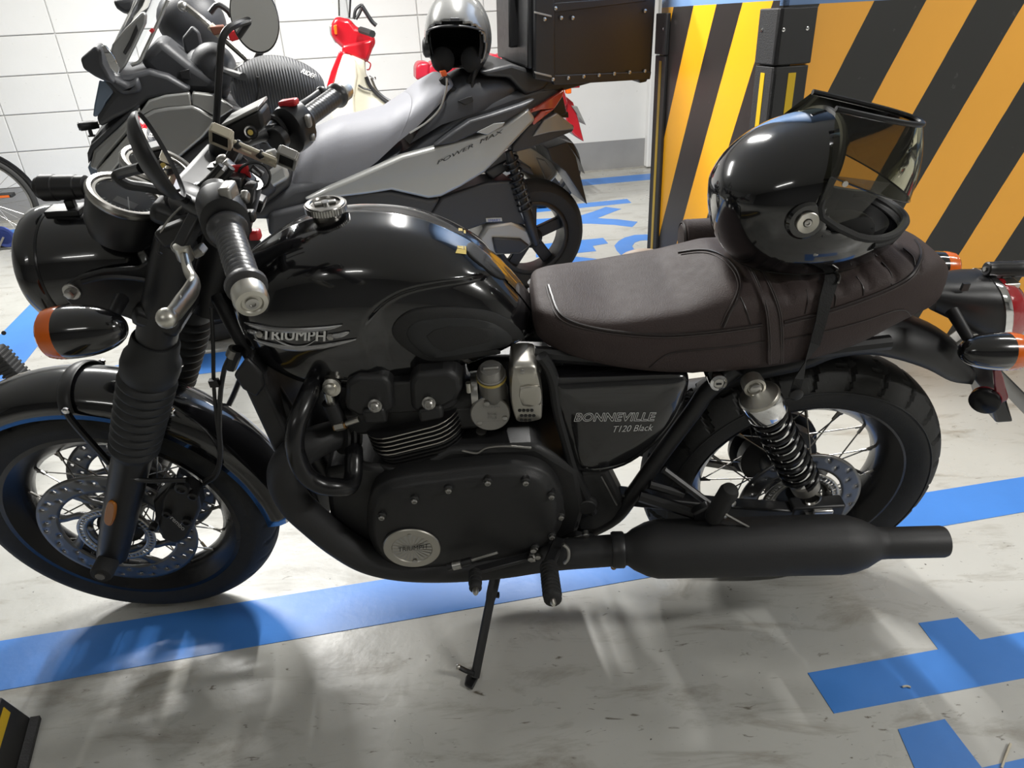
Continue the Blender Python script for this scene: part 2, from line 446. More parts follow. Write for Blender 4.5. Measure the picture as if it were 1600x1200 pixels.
band((-1.639, 1.382), (-1.034, 1.498), (-1.186, 1.262), (-.34, 1.402), -3.2, .75)
band((.673, 4.645), (1.413, 4.762), (.651, 4.411), (1.36, 4.524), -4.5, 3.2)
paint([(-2.80, 3.9), (-2.53, 3.6), (-1.945, 1.33), (-2.18, 1.30)], 'parking_line', .0016)
def px_poly(pts, org, sc): return [G(org[0]+x/sc, org[1]+y/sc) for x, y in pts]
S7 = 7.06; O7 = (880, 260)
def letter(pts, o=O7, s=S7, z=.0012):
    return paint([(p.x, p.y) for p in px_poly(pts, o, s)], 'painted_letter_stroke', z)
letter([(-420, 470), (705, 360), (752, 402), (-420, 520)])
letter([(-420, 590), (80, 560), (200, 540), (330, 500), (470, 448), (640, 470), (375, 572), (600, 585), (820, 612), (762, 670), (560, 645), (300, 632), (80, 632), (-420, 680)])
letter([(-300, 865), (440, 790), (495, 850), (325, 878), (365, 935), (145, 958), (110, 905), (15, 910), (50, 970), (-300, 1005)])
letter([(-200, 1060), (-60, 1015), (30, 997), (120, 995), (350, 1020), (715, 1105), (1000, 1200), (860, 1250), (530, 1145), (300, 1095), (130, 1080), (0, 1082), (-60, 1110), (20, 1210), (-110, 1230)])
ring_o = [(910+180, 775), (1000, 757), (910, 752), (790, 757), (680, 785), (610, 825), (565, 875), (590, 930), (650, 990), (755, 1050), (900, 1100), (1060, 1110)]
ring_i = [(1060, 1035), (950, 1020), (860, 985), (790, 930), (760, 880), (790, 840), (850, 820), (905, 815), (1000, 820), (1090, 840)]
letter(ring_o+ring_i)
letter([(1262, 1052), (1466, 1015), (1435, 974), (1496, 965), (1531, 1000), (1680, 973), (1760, 1030), (1303, 1115)], (0, 0), 1)
letter([(1403, 1140), (1476, 1124), (1534, 1200), (1700, 1163), (1760, 1230), (1470, 1296)], (0, 0), 1)

# back wall, block courses with recessed joints
W0 = V((.8, 4.97, 0))
wallM = Matrix.Translation(W0) @ Matrix.Rotation(A9, 4, 'Z')       # x along the wall, y away from the room
wb = MB(); wb.box((-1.5, .0985, 1.4), (10, .17, 2.8))
wb = wb.build('wall_back', 'block_white', ang=0); wb.matrix_world = wallM
struct(wb, 'white painted block wall with a grey band along its foot', 'wall')
bm_ = MB().box((0, 0, 0), (.514, .024, .254)).mesh('block', 0); bm_.materials.append(M['block_white'])
for r in range(6):
    for k in range(11):
        o = bpy.data.objects.new('block', bm_); COL.objects.link(o); o.parent = wb
        o.location = (-.72-.52*k+.26+.0, .0075+random.uniform(-.001, .001), .25+.13+.2595*r)
        md = o.modifiers.new('bevel', 'BEVEL'); md.width = .004; md.segments = 1
MB().box((-2.9, .006, 2.31), (6.2, .024, .99)).build('upper_wall_panel', 'block_white', wb, ang=0)
MB().box((1.4, .004, 1.525), (3.73, .024, 2.55)).build('plaster_panel', 'block_white', wb, ang=0)
MB().box((-1.3, .002, .125), (8.9, .03, .25)).build('grey_band', 'wall_grey', wb, ang=0)
g = MB()
for i in range(46):
    x = -5.4+i*.2; g.box((x+.1, -.012-random.random()*.01, .004), (.2, .03+.03*random.random(), .012+.012*random.random()))
g.build('foot_rubble', 'concrete', wb, ang=0)['kind'] = 'stuff'
MB().box((.665, -.04, 1.4), (.05, .08, 2.78)).build('corner_trim', 'block_white', wb, ang=0, bev=.01)
wl = struct(MB().box((-7.2, 1, 1.38), (.1, 12, 2.74)).build('wall_left', 'block_white', ang=0), 'far left white garage wall')
wr = struct(MB().box((7.2, 1, 1.38), (.1, 12, 2.74)).build('wall_right', 'block_white', ang=0), 'far right white garage wall')

wf = struct(MB().box((0, -5.05, 1.38), (14.4, .1, 2.74)).build('wall_front', 'far_wall', ang=0), 'grey garage wall behind the camera')  # tone set dark to keep its reflection in the tank faint
# hazard striped pillar
PC = V((1.028, 1.088, 0))
hazard('hazard_front', .44, .372, .5, .044, 1.228, (.93, .44, .06), (.030, .030, .028))
hazard('hazard_side', -.44, .403, .5, -.612, 1.243, (.86, .40, .012), (.022, .018, .017))
pm = Matrix.Translation(PC) @ Matrix.Rotation(A9, 4, 'Z')
pil = MB().box((.85, .5, 1.37), (1.66, .96, 2.74)).build('wall_pillar', 'concrete', ang=0); pil.matrix_world = pm
struct(pil, 'square pillar painted with diagonal orange and black hazard stripes', 'pillar')
f1 = MB().box((.85, 0, 1.37), (1.7, .02, 2.74)).build('front_face', 'hazard_front', pil, ang=0); f1.location = (0, .01, 0)
f2 = MB().box((.5, 0, 1.37), (1.0, .02, 2.74)).build('side_face', 'hazard_side', pil, ang=0)
f2.matrix_local = Matrix.Rotation(PI/2, 4, 'Z') @ Matrix.Translation((0, -.01, 0))
def guard(name, x, y, sx, sy, label, z0=.06, z1=1.222):
    """L shaped rubber corner guard on the pillar corner (x, y); sx, sy are the directions its wings run"""
    w_, t = .105, .014
    def wing(along_x, mbx, a, b, z0, z1, t0, t1):
        if along_x: mbx.box((x+sx*(a+b)/2, y-sy*(t0+t1)/2, (z0+z1)/2), (b-a, t1-t0, z1-z0))
        else: mbx.box((x-sx*(t0+t1)/2, y+sy*(a+b)/2, (z0+z1)/2), (t1-t0, b-a, z1-z0))
    e = empty(name, None, pil); lab(e, label)
    for ax in (True, False):
        m1 = MB(); wing(ax, m1, -t, w_, z0, z1-.165, 0, t); m1.build('rubber_wing', 'guard_smooth' if ax else 'guard_rubber', e, bev=.003)
        m2 = MB(); wing(ax, m2, -t-.004, w_+.004, z1-.16, z1, 0, t+.004); m2.build('end_cap', 'guard_smooth' if ax else 'guard_rubber', e, bev=.004)
        m3 = MB(); wing(ax, m3, .038, .064, z0+.02, z1-.185, t-.001, t+.0015); m3.build('yellow_strip', 'guard_yellow', e)
        for q in (-.0, .08):
            p = V((x+sx*q, y-sy*(t+.003), z1-.06)) if ax else V((x-sx*(t+.003), y+sy*q, z1-.06))
            n = V((0, -sy, 0)) if ax else V((-sx, 0, 0))
            if q > 0 or ax: MB().lathe([(.006, 0), (.006, .003), (.003, .004)], p, n, 10).build('bolt', 'chrome', e)
    return e
guard('corner_guard', 0, 0, 1, 1, 'black rubber corner guard with yellow strips on the near pillar corner')
guard('corner_guard', 0, 1.0, 1, -1, 'black rubber corner guard on the far left pillar edge beside the top case')

# rubber wheel stop in the lower left corner
fr = Frame((-.971, -.369, 0), math.radians(-70.6), 0)
ws = empty('wheel_stop', fr.M); tag(ws, 'black rubber wheel stop with a yellow strip at the lower left corner', 'wheel stop')
sec = [(-.10, 0), (-.10, .012), (-.072, .085), (-.06, .093), (.045, .093), (.058, .085), (.083, .012), (.083, 0)]
MB().prism([V((0, a, b)) for a, b in sec], (.9, 0, 0)).build('body', 'guard_smooth', ws, bev=.004)
MB().prism([V((.002, a, b)) for a, b in ((.084, 0), (.084, .014), (.10, .010), (.10, 0))], (.9, 0, 0)).build('foot_edge', 'guard_rubber', ws)
MB().prism([V((.02, .0612, .0765)), V((.02, .0700, .0425)), V((.02, .0712, .0428)), V((.02, .0624, .0768))], (.8, 0, 0)).build('yellow_strip', 'guard_yellow', ws)
# ================================================================== motorcycle
bike = empty('motorcycle', BK.M)
tag(bike, 'black classic motorcycle with brown leather seat on its side stand in front', 'motorcycle')
FW = V((-.725, 0, .319)); RW = V((.725, 0, .321)); YAX = V((0, 1, 0))
def tyre_mesh(R, W, rim_r, pattern, nt=300, nu=40, depth=.006):
    mb = MB(); rings = []
    tread = 1.05
    for j in range(nu+1):
        u = -1+2*j/nu; ring = []
        for i in range(nt):
            t = 2*PI*i/nt; a = abs(u); sg = 1 if u >= 0 else -1
            if a < .66:                      # crown
                q = a/.66*tread; y = W*.98*math.sin(q)/math.sin(PI/2)*1.0; y = W*math.sin(q*1.22)/math.sin(tread*1.22)
                r = R-(R-rim_r)*.52*(1-math.cos(q*1.22))/(1-math.cos(tread*1.22))
                if pattern(t, y/W): r -= depth
            else:                            # sidewall
                k = (a-.66)/.34; y = W*(1-.02*k-.20*k*k); r0 = R-(R-rim_r)*.52; r = r0-(r0-rim_r)*k
            ring.append(V((r*math.cos(t), sg*y, r*math.sin(t))))
        rings.append(ring)
    n = nt
    for rg in rings: mb.v += rg
    for j in range(nu):
        for i in range(n):
            i2 = (i+1) % n; mb.f.append((j*n+i, j*n+i2, (j+1)*n+i2, (j+1)*n+i))
    return mb
def rim_mesh(rl, W):                          # rim cross-section swept round the axle
    sec = [(rl+.004, -W), (rl+.004, -W*.80), (rl-.012, -W*.74), (rl-.022, -W*.55), (rl-.034, -W*.25), (rl-.036, 0), (rl-.034, W*.25), (rl-.022, W*.55), (rl-.012, W*.74), (rl+.004, W*.80), (rl+.004, W),
           (rl-.006, W), (rl-.020, W*.78), (rl-.032, W*.55), (rl-.043, W*.25), (rl-.045, 0), (rl-.043, -W*.25), (rl-.032, -W*.55), (rl-.020, -W*.78), (rl-.006, -W)]
    mb = MB(); n = 72; m = len(sec)
    for i in range(n):
        t = 2*PI*i/n
        for r, y in sec: mb.v.append(V((r*math.cos(t), y, r*math.sin(t))))
    for i in range(n):
        i2 = (i+1) % n
        for k in range(m):
            k2 = (k+1) % m; mb.f.append((i*m+k, i*m+k2, i2*m+k2, i2*m+k))
    return mb
def drilled_disc(r0, r1, nt=96, nr=6, holes=None):
    mb = MB()
    for j in range(nr+1):
        r = r0+(r1-r0)*j/nr
        for i in range(nt): t = 2*PI*i/nt; mb.v.append(V((r*math.cos(t), 0, r*math.sin(t))))
    for j in range(nr):
        for i in range(nt):
            if holes and holes(i, j): continue
            i2 = (i+1) % nt; mb.f.append((j*nt+i, j*nt+i2, (j+1)*nt+i2, (j+1)*nt+i))
    return mb
def spoke_set(parent, c, rim_r, hub_r, hub_y, rim_y, n, name='spoke'):
    tmpl = {}
    for i in range(n):
        side = 1 if i % 2 else -1; lead = 1 if (i//2) % 2 else -1
        t = 2*PI*i/n
        a = V((hub_r*math.cos(t+lead*.62), side*hub_y, hub_r*math.sin(t+lead*.62)))
        b = V((rim_r*math.cos(t), side*rim_y, rim_r*math.sin(t)))
        key = (side, lead)
        if key not in tmpl:
            R0 = Matrix.Rotation(t, 4, 'Y')      # bring to angle zero
            a0, b0 = R0 @ a, R0 @ b
            m = MB().tube([a0, b0], .0016, 6); d = (b0-a0).normalized(); m.cyl(b0-d*.022, b0, .0034, 6)
            me = m.mesh(name, 40); me.materials.append(M['dark_chrome']); tmpl[key] = me
        o = bpy.data.objects.new(name, tmpl[key]); COL.objects.link(o); o.parent = parent
        o.matrix_local = Matrix.Rotation(-t, 4, 'Y')
def groove_front(t, w):
    k = 30; p = (t*k/(2*PI)+.55*abs(w)*(1.6)) % 1
    return (p < .14 and .18 < abs(w) < .80) or (abs(abs(w)-.14) < .035)
def groove_rear(t, w):
    k = 26; s = abs(w); sg = 0 if w > 0 else .5
    sh = .75*s if s < .5 else .375-.45*(s-.5)
    p = (t*k/(2*PI)+sh+sg) % 1
    if s < .10: return False
    return (p < .16 and s < .95) or (abs(s-.50) < .045 and (p < .55)) or abs(s-.11) < .03
front = empty('front_wheel', Matrix.Translation(FW), bike)
tyre_mesh(.319, .052, .236, groove_front, 300, 36, .004).build('tyre', 'tyre', front, ang=28)
rim_mesh(.241, .045).build('rim', 'plastic_gloss', front)
MB().lathe([(.018, -.09), (.018, -.06), (.048, -.058), (.050, -.050), (.030, -.044), (.026, 0), (.030, .044), (.050, .050), (.048, .058), (.018, .06), (.018, .09)], (0, 0, 0), YAX, 28).build('hub', 'satin_black', front)
spoke_set(front, FW, .201, .046, .050, .012, 32)
def hole_ring(i, j): return (j == 1 and i % 8 == 0) or (j == 3 and i % 8 == 3) or (j == 4 and i % 8 == 6)
def front_disc(sy):
    d = empty('front_brake_disc', Matrix.Translation(FW+V((0, sy*.066, 0))), bike)
    drilled_disc(.117, .161, 112, 6, hole_ring).build('friction_ring', 'disc_steel', d, solid=.0045, ang=30)
    for k in range(8):
        a = 2*PI*k/8; sp = MB()
        def pt(r, da): return V((r*math.cos(a+da), 0, r*math.sin(a+da)))
        left = smooth_path([pt(.068, -.20), pt(.085, -.02), pt(.100, .20), pt(.120, .26)], 4); right = smooth_path([pt(.068, .14), pt(.085, .26), pt(.103, .42), pt(.120, .50)], 4)
        n = len(left); sp.v += left+right
        for i in range(n-1): sp.f.append((i, n+i, n+i+1, i+1))
        sp.build('carrier_arm', 'disc_steel', d, solid=.004, ang=30)
    drilled_disc(.052, .072, 60, 1).build('carrier_ring', 'disc_steel', d, solid=.005)
    ab = drilled_disc(.060, .079, 96, 3, lambda i, j: j == 1 and i % 2 == 0).build('sensor_ring', 'steel', d, solid=.002)
    ab.location = (0, sy*.012, 0)
    for k in range(5):
        a = 2*PI*k/5+.3; MB().lathe([(.006, 0), (.006, .004), (.003, .005)], (.055*math.cos(a), sy*.004, .055*math.sin(a)), (0, sy, 0), 8).build('bolt', 'bolt', d)
    return d
front_disc(-1); front_disc(1)
# ---- mudguard
fd = MB(); rings = []
for i in range(49):
    a = math.radians(-4+(166+4)*i/48); R = .336 if i < 44 else .336
    w_ = .066-.010*max(0, (i-40)/8)-.006*max(0, (4-i)/4)
    ring = []
    for k in range(13):
        q = -1+2*k/12; y = w_*math.sin(q*1.42)/math.sin(1.42); dr = .055*(math.cos(q*1.42)-math.cos(1.42))
        lip = -.012 if abs(q) > .99 else 0
        r = R+dr-.012+lip; ring.append(FW+V((r*math.cos(a), y, r*math.sin(a))))
    rings.append(ring)
fd.loft(rings, closed=False, cap=False)
fd_bvh = fd.bvh()
fender = fd.build('front_mudguard', 'paint_black', bike, solid=.003, ang=50)
hp = MB(); A_ = math.radians(86)
hoop = []
for k in range(15):
    q = -1+2*k/14; y = .071*math.sin(q*1.42)/math.sin(1.42); r = .336-.012+.004+.056*(math.cos(q*1.42)-math.cos(1.42))
    aa = A_-.03*abs(q)**2; hoop.append(FW+V((r*math.cos(aa), y, r*math.sin(aa))))
hp.tube(hoop, .0042, 10, flat=3.2, up=(0, 1, 0))
hp.build('mudguard_hoop', 'satin_black', bike)
for sy in (-1, 1):
    p0 = V((hoop[0].x, sy*.071, hoop[0].z)); p1 = V((L(176, 727, -.09).x, sy*.092, L(176, 727, -.09).z))
    st = MB().tube(smooth_path([p0+V((0, 0, .01)), p0*.8+p1*.2+V((.0, sy*.004, .004)), p1], 6), .0065, 8).build('mudguard_stay', 'satin_black', bike)
    MB().lathe([(.007, 0), (.007, .004), (.004, .006)], p0+V((.004, sy*.004, .012)), (0, sy, 0), 10).build('bolt', 'chrome', st)
    MB().lathe([(.009, 0), (.009, .006), (.005, .008)], p1, (0, sy, 0), 10).build('bolt', 'bolt', st)
# ---- fork
fa, fb = V((-.737, 0, .285)), V((-.437, 0, .855)); FD = (fb-fa).normalized(); FLEN = (fb-fa).length
def fk(d, y): return V((fa.x, y, fa.z))+FD*d
for sy in (-1, 1):
    leg = empty('fork_leg', None, bike); y = sy*.105
    MB().lathe([(.024, -.005), (.030, .004), (.0315, .05), (.033, .10), (.035, .30), (.036, .335)], fk(0, y), FD, 24).build('slider', 'satin_black', leg)
    prof = [(.037, .325)]
    for k in range(9):
        z0 = .335+k*.0205; rr = .0375+.0045*k/9
        prof += [(rr, z0), (rr+.0065, z0+.006), (rr+.007, z0+.011), (rr-.001, z0+.018)]
    prof += [(.046, .525), (.048, .545), (.046, .562), (.040, .572), (.038, .60), (.036, .605)]
    MB().lathe(prof, fk(0, y), FD, 28).build('gaiter', 'gaiter', leg, ang=60)
    MB().lathe([(.032, .60), (.032, .74), (.030, .80), (.024, .80), (.024, .86), (.027, .865), (.027, .885), (.015, .89)], fk(0, y), FD, 24).build('upper_shroud', 'satin_black', leg)
    rf = V(fk(.185, y)); nrm = V((-.35, sy, .0)).normalized(); xx = FD.cross(nrm).normalized()
    rm = MB(); rg = [rf+nrm*.031+FD*(math.cos(t)*.036*(1 if abs(math.cos(t)) < .8 else 1))+xx*(.0105*math.sin(t)/max(.35, abs(math.sin(t))**.5 if math.sin(t) else 1)) for t in [2*PI*k/20 for k in range(20)]]
    rm.prism(rg, nrm*.008); rm.build('amber_reflector', 'amber_dark', leg, bev=.002)
    MB().lathe([(.012, 0), (.022, .004), (.022, .035), (.020, .040), (.010, .041), (.009, .037)], fk(.012, sy*.125), (0, sy, 0), 20).build('axle_bobbin', 'rubber', leg)
    MB().lathe([(.010, 0), (.010, .006)], fk(.012, sy*.163), (0, sy, 0), 8).build('axle_bolt', 'bolt', leg)
    # caliper
    cp_ = [(262, 762), (272, 745), (300, 742), (318, 752), (322, 775), (312, 800), (300, 822), (284, 830), (262, 822), (256, 800), (262, 782)]
    yy = .077; cal = MB().prism([V((L(px, py, -yy).x, sy*yy, L(px, py, -yy).z)) for px, py in cp_], (0, sy*.036, 0)).build('brake_caliper', 'engine_black', leg, bev=.006)
    if sy < 0: cal_o = cal
    MB().prism([V((L(px, py, -.10).x, sy*.050, L(px, py, -.10).z)) for px, py in [(236, 790), (262, 765), (270, 800), (262, 830), (240, 822)]], (0, sy*.04, 0)).build('caliper_bracket', 'satin_black', leg, bev=.004)
    for px, py, r in ((285, 760, .013), (303, 772, .010), (293, 812, .010), (262, 800, .009), (240, 822, .008)):
        p = L(px, py, -yy-.036); MB().lathe([(r, -.004), (r, .008), (r*.6, .010), (r*.5, .006)], V((p.x, sy*(yy+.036), p.z)), (0, sy, 0), 12).build('caliper_bolt', 'satin_black', leg)
    MB().tube(smooth_path([fk(.30, sy*.135), fk(.27, sy*.130)+V((.03, 0, 0)), L(290, 750, -.115) if sy < 0 else V((L(290, 750, -.115).x, .115, L(290, 750, -.115).z))], 5), .005, 8).build('banjo_pipe', 'satin_black', leg)
cb = MB().prism([V((L(px, py, -.114).x, -.1135, L(px, py, -.114).z)) for px, py in [(252, 790), (320, 790), (312, 830), (255, 838)]], (0, .0005, 0)).bvh()
vs_, fs_, _ = text_mesh('brembo', 1)
decal_text('brembo', BK, cb, (262, 806), (286, 829), (5, -5), 'caliper_lettering', 'white_print', bike, lift=.001)
lg = MB(); pc = L(260, 803, -.1145)
for r in (.0045, .0025): lg.tube([pc+V((r*math.cos(t), 0, r*math.sin(t))) for t in [2*PI*k/16 for k in range(16)]], .0005, 4, closed=True)
lg.build('caliper_emblem', 'white_print', bike)
# ---- triple clamps
for d, w_ in ((.655, .05), (.845, .045)):
    mb = MB(); mb.box(fk(d, 0), (.075, .27, w_*.75), Matrix(((FD.z, 0, FD.x), (0, 1, 0), (-FD.x, 0, FD.z))))
    mb.build('triple_clamp', 'satin_black', bike, bev=.012)
MB().cyl(fk(.62, 0)+V((.045, 0, -.02)), fk(.88, 0)+V((.045, 0, -.02)), .035, 20).build('steering_head', 'satin_black', bike)
MB().lathe([(.018, 0), (.018, .012), (.012, .016)], fk(.873, 0)+V((.045, 0, -.02)), FD, 6).build('head_nut', 'bolt', bike)
MB().lathe([(.011, 0), (.011, .007), (.006, .008)], L(279, 566, -.075), V((-.4, -1, .3)), 12).build('clamp_bolt', 'chrome', bike)
MB().lathe([(.009, 0), (.009, .007), (.006, .008)], L(266, 641, -.066), V((0, -1, .3)), 12).build('fender_bolt', 'chrome', bike)
# ---- headlight
HC = V((-.553, 0, .912)); hx = V((-1, 0, -.03)).normalized()
hl = empty('headlight', None, bike)
MB().lathe([(.0, -.112), (.035, -.108), (.062, -.090), (.080, -.060), (.090, -.020), (.0945, .03), (.096, .052)], HC, hx, 48).build('bowl', 'paint_black', hl)
MB().lathe([(.0965, .050), (.1005, .055), (.1015, .066), (.099, .080), (.092, .088), (.087, .086)], HC, hx, 48, cap=False).build('bezel', 'paint_black', hl)
MB().lathe([(.088, .085), (.07, .097), (.04, .105), (0, .108)], HC, hx, 40, cap=False).build('lens', 'glass_dark', hl)
MB().lathe([(.09615, .046), (.0968, .048), (.0968, .050)], HC, hx, 48, cap=False).build('seam', 'plastic_gloss', hl)
MB().box(HC+V((-.02, 0, .095)), (.055, .035, .01)).build('top_bracket', 'satin_black', hl, bev=.002)
ear = [(97, 462), (104, 443), (125, 430), (160, 421), (215, 417), (250, 396), (272, 425), (264, 500), (262, 545), (242, 548), (236, 520), (225, 508), (200, 497), (175, 489), (140, 484), (112, 478)]
for sy in (-1, 1):
    pts = [L(px, py, -.112) for px, py in ear]
    e_ = MB().prism([V((p.x, sy*.104, p.z)) for p in pts], (0, sy*.010, 0)).build('headlight_ear', 'satin_black', bike, bev=.004)
    q = L(111, 457, -.118)
    MB().lathe([(.0135, 0), (.0135, .003), (.0125, .004)], V((q.x, sy*.114, q.z)), (0, sy, 0), 20).build('washer', 'steel', e_)
    MB().lathe([(.008, 0), (.008, .009), (.006, .010)], V((q.x, sy*.117, q.z)), (0, sy, 0), 6).build('bolt', 'steel', e_)
    rib = [L(px, py, -.115) for px, py in ((128, 441), (165, 433), (205, 434), (242, 440))]
    MB().tube(smooth_path([V((p.x, sy*.114, p.z)) for p in rib], 4), .0045, 6).build('ear_rib', 'satin_black', e_)
# ---- front indicators
def indicator(c, ax, stalk, side, rad=.040, ln=.085, nm='indicator'):
    e = empty(nm, None, bike); c = V(c); ax = V(ax).normalized()
    MB().lathe([(rad*math.sin(PI/2*t_)**.85 if t_ else 0, -ln*math.cos(PI/2*t_)) for t_ in [q_/14 for q_ in range(15)]]+[(rad*.985, .004)], c, ax, 28).build('shell', 'paint_black', e)
    pr_ = [(rad*.99, .002)]
    for k in range(4): pr_ += [(rad*(.985-.02*k*k/4), .005+k*.006), (rad*(1.0-.03*k*k/4), .008+k*.006)]
    pr_ += [(rad*.80, .031), (rad*.4, .036), (0, .037)]
    MB().lathe(pr_, c, ax, 28).build('amber_lens', 'amber', e)
    MB().cyl(V(stalk), c-ax*(ln*.5)+(V(stalk)-c).normalized()*.02, .011, 12, .009).build('stalk', 'satin_black', e)
    return e
ci = L(108, 519, -.20)
indicator(ci, (-1, 0, -.03), L(190, 466, -.13), -1)
indicator(V((ci.x, .20, ci.z)), (-1, 0, -.03), V((L(190, 466, -.13).x, .13, L(190, 466, -.13).z)), 1)
# ---- clocks
gn = V((.50, 0, .86)).normalized()
gc = L(199, 312, -.062)
for sy in (-1, 1):
    g_ = empty('instrument', None, bike); c = V((gc.x, sy*.062, gc.z))
    MB().lathe([(.020, -.075), (.043, -.066), (.052, -.045), (.0545, -.01), (.0545, .0)], c, gn, 40).build('cup', 'satin_black', g_)
    MB().lathe([(.0545, -.002), (.0575, .002), (.0580, .008), (.0550, .0125), (.050, .0115), (.0475, .0085), (.0435, .0085), (.042, .005)], c, gn, 48, cap=False).build('bezel_ring', 'dark_chrome', g_)
    MB().lathe([(.0, .0035), (.044, .003)], c, gn, 40, cap=False).build('dial', 'gauge_face', g_)
    MB().lathe([(.044, .0065), (.03, .008), (0, .0085)], c, gn, 40, cap=False).build('dial_glass', 'clear', g_)
    gx, gy, _ = basis(gn, (0, 1, 0))
    tk = MB()
    for k in range(25):
        a = math.radians(-130+260*k/24); d = gx*math.cos(a)+gy*math.sin(a)
        tk.bar(c+gn*.004+d*.034, c+gn*.004+d*.040, .0012, .0006, gn)
    tk.build('dial_marks', 'white_print', g_)
    MB().bar(c+gn*.0048, c+gn*.0048+(gx*.4-gy*.9)*.033, .0016, .0006, gn).build('needle', 'white_print', g_)
    MB().prism([c+gn*.0042+gx*a+gy*b for a, b in ((-.012, -.026), (.018, -.026), (.018, -.008), (-.012, -.008))], gn*.0006).build('display', 'alu_grey', g_)
MB().bar(V((gc.x+.02, -.07, gc.z-.05)), V((gc.x+.02, .07, gc.z-.05)), .05, .02).build('instrument_bracket', 'satin_black', bike, bev=.005)
# ---- small cameras (front)
def actioncam(org, ax, s, parent, nm, k=1.0):
    ax = V(ax).normalized(); o = V(org); e = empty(nm, None, parent)
    MB().lathe([(r_*s*k, h_*s) for r_, h_ in ((.011, -.042), (.0135, -.040), (.0135, -.026), (.0145, -.024), (.0145, .010), (.0155, .012), (.0155, .034), (.0135, .036), (.0125, .042), (.008, .041))], o, ax, 22).build('barrel', 'satin_black', e)
    MB().lathe([(.0075*s, .0395*s), (.006*s, .0425*s), (0, .0435*s)], o, ax, 16).build('lens', 'glass_dark', e)
    MB().lathe([(.0045*s, 0), (.0045*s, .003*s), (0, .0035*s)], o-ax*.042*s, -ax, 12).build('end_screw', 'bolt', e)
    MB().box(o-V((0, 0, .023*s*k)), (.016*s, .012*s, .024*s)).build('neck', 'satin_black', e, bev=.002)
    MB().box(o-V((0, 0, .034*s*k)), (.028*s, .02*s, .008*s)).build('foot', 'satin_black', e, bev=.002)
    return e
actioncam(L(99, 293, 0), (-1, .0, .03), .92, bike, 'front_camera', 1.45)
# ---- tank
def LZ(px, py, y): p = L(px, py, y); return p
tk_top = [LZ(*q, .03) for q in ((418, 372), (450, 345), (490, 329), (540, 321), (590, 320), (640, 327), (690, 343), (740, 370), (780, 402), (810, 436), (828, 468))]
print('tank top', [(round(p.x, 3), round(p.z, 3)) for p in tk_top])
tk_bot = [LZ(*q, -.10) for q in ((378, 500), (392, 552), (430, 578), (500, 594), (580, 592), (680, 577), (760, 558), (822, 545))]
print('tank bot', [(round(p.x, 3), round(p.z, 3)) for p in tk_bot])
TANK = Surf([(-.335, .045, .830, .862), (-.328, .075, .795, .888), (-.31, .098, .762, .908), (-.277, .118, .735, .930), (-.22, .134, .712, .960), (-.14, .142, .704, .977), (-.06, .143, .707, .973), (0, .139, .714, .956), (.06, .130, .727, .922), (.11, .114, .738, .878), (.15, .092, .748, .826), (.172, .066, .752, .790), (.182, .036, .758, .775)],
            [(0, .10), (.45, .03), (.80, .0), (.95, .10), (1.0, .30), (.985, .48), (.90, .68), (.70, .86), (.38, .965), (0, 1)])
crease = smooth_path([L(px, py, -.13) for px, py in ((560, 520), (580, 492), (610, 470), (650, 459), (710, 457), (770, 465), (810, 480), (835, 505))], 8)
def crease_z(x):
    for a, b in zip(crease, crease[1:]):
        if a.x <= x <= b.x: return a.z+(b.z-a.z)*(x-a.x)/(b.x-a.x)
    return None
def sstep(t): t = max(0, min(1, t)); return t*t*(3-2*t)
def tank_warp(p):
    if abs(p.y) > .03:
        cz = crease_z(p.x)
        if cz is not None:
            k = sstep((cz-p.z)/.016+.5)*sstep((p.x-crease[0].x)/.05); y = abs(p.y)-.016*k
            return V((p.x, math.copysign(y, p.y), p.z))
    return p
tmb = TANK.mb(240, 16, tank_warp); TB = tmb.bvh()
tank = tmb.build('fuel_tank', 'paint_black', bike, ang=60)
def onT(px, py, lift=0, bv=None):
    p, n = BK.hit(bv or TB, px, py)
    if p is None: p, n, _, _ = (bv or TB).find_nearest(L(px, py, -.03))
    if n.dot(BK.C-p) < 0: n = -n
    return p+n*lift
def pad(pts, name, mat, parent, bv, lift, bev=.0, edge=None, n=4, inset=.0):
    """a raised patch lying on a body, outlined in pixels"""
    P = smooth_path([V((a, b, 0)) for a, b in pts], n, True); c = sum(P, V((0, 0, 0)))/len(P)
    mb = MB(); m = len(P); rings = []
    for k, (sc, lf) in enumerate(((1.0, -.002), (.985, lift*.75), (.95, lift), (.7, lift), (.35, lift), (.02, lift))):
        rings.append([onT((c+(p-c)*sc).x, (c+(p-c)*sc).y, lf, bv) for p in P])
    for r in rings: mb.v += r
    for i in range(len(rings)-1):
        for k in range(m): k2 = (k+1) % m; mb.f.append((i*m+k, i*m+k2, (i+1)*m+k2, (i+1)*m+k))
    mb.f.append(tuple((len(rings)-1)*m+k for k in range(m)))
    return mb.build(name, mat, parent, ang=50)
pad([(612, 520), (620, 498), (650, 482), (710, 479), (770, 487), (808, 510), (819, 533), (795, 547), (740, 556), (690, 563), (662, 560), (630, 541)], 'knee_pad', 'rubber', bike, TB, .006)
pad([(634, 520), (650, 500), (700, 494), (760, 500), (797, 522), (790, 538), (735, 548), (680, 556), (658, 548)], 'knee_pad_ribs', 'gaiter', bike, TB, .0075)
pad([(664, 522), (700, 506), (770, 512), (765, 530), (715, 541), (692, 546)], 'knee_pad_centre', 'rubber', bike, TB, .0085, n=2)
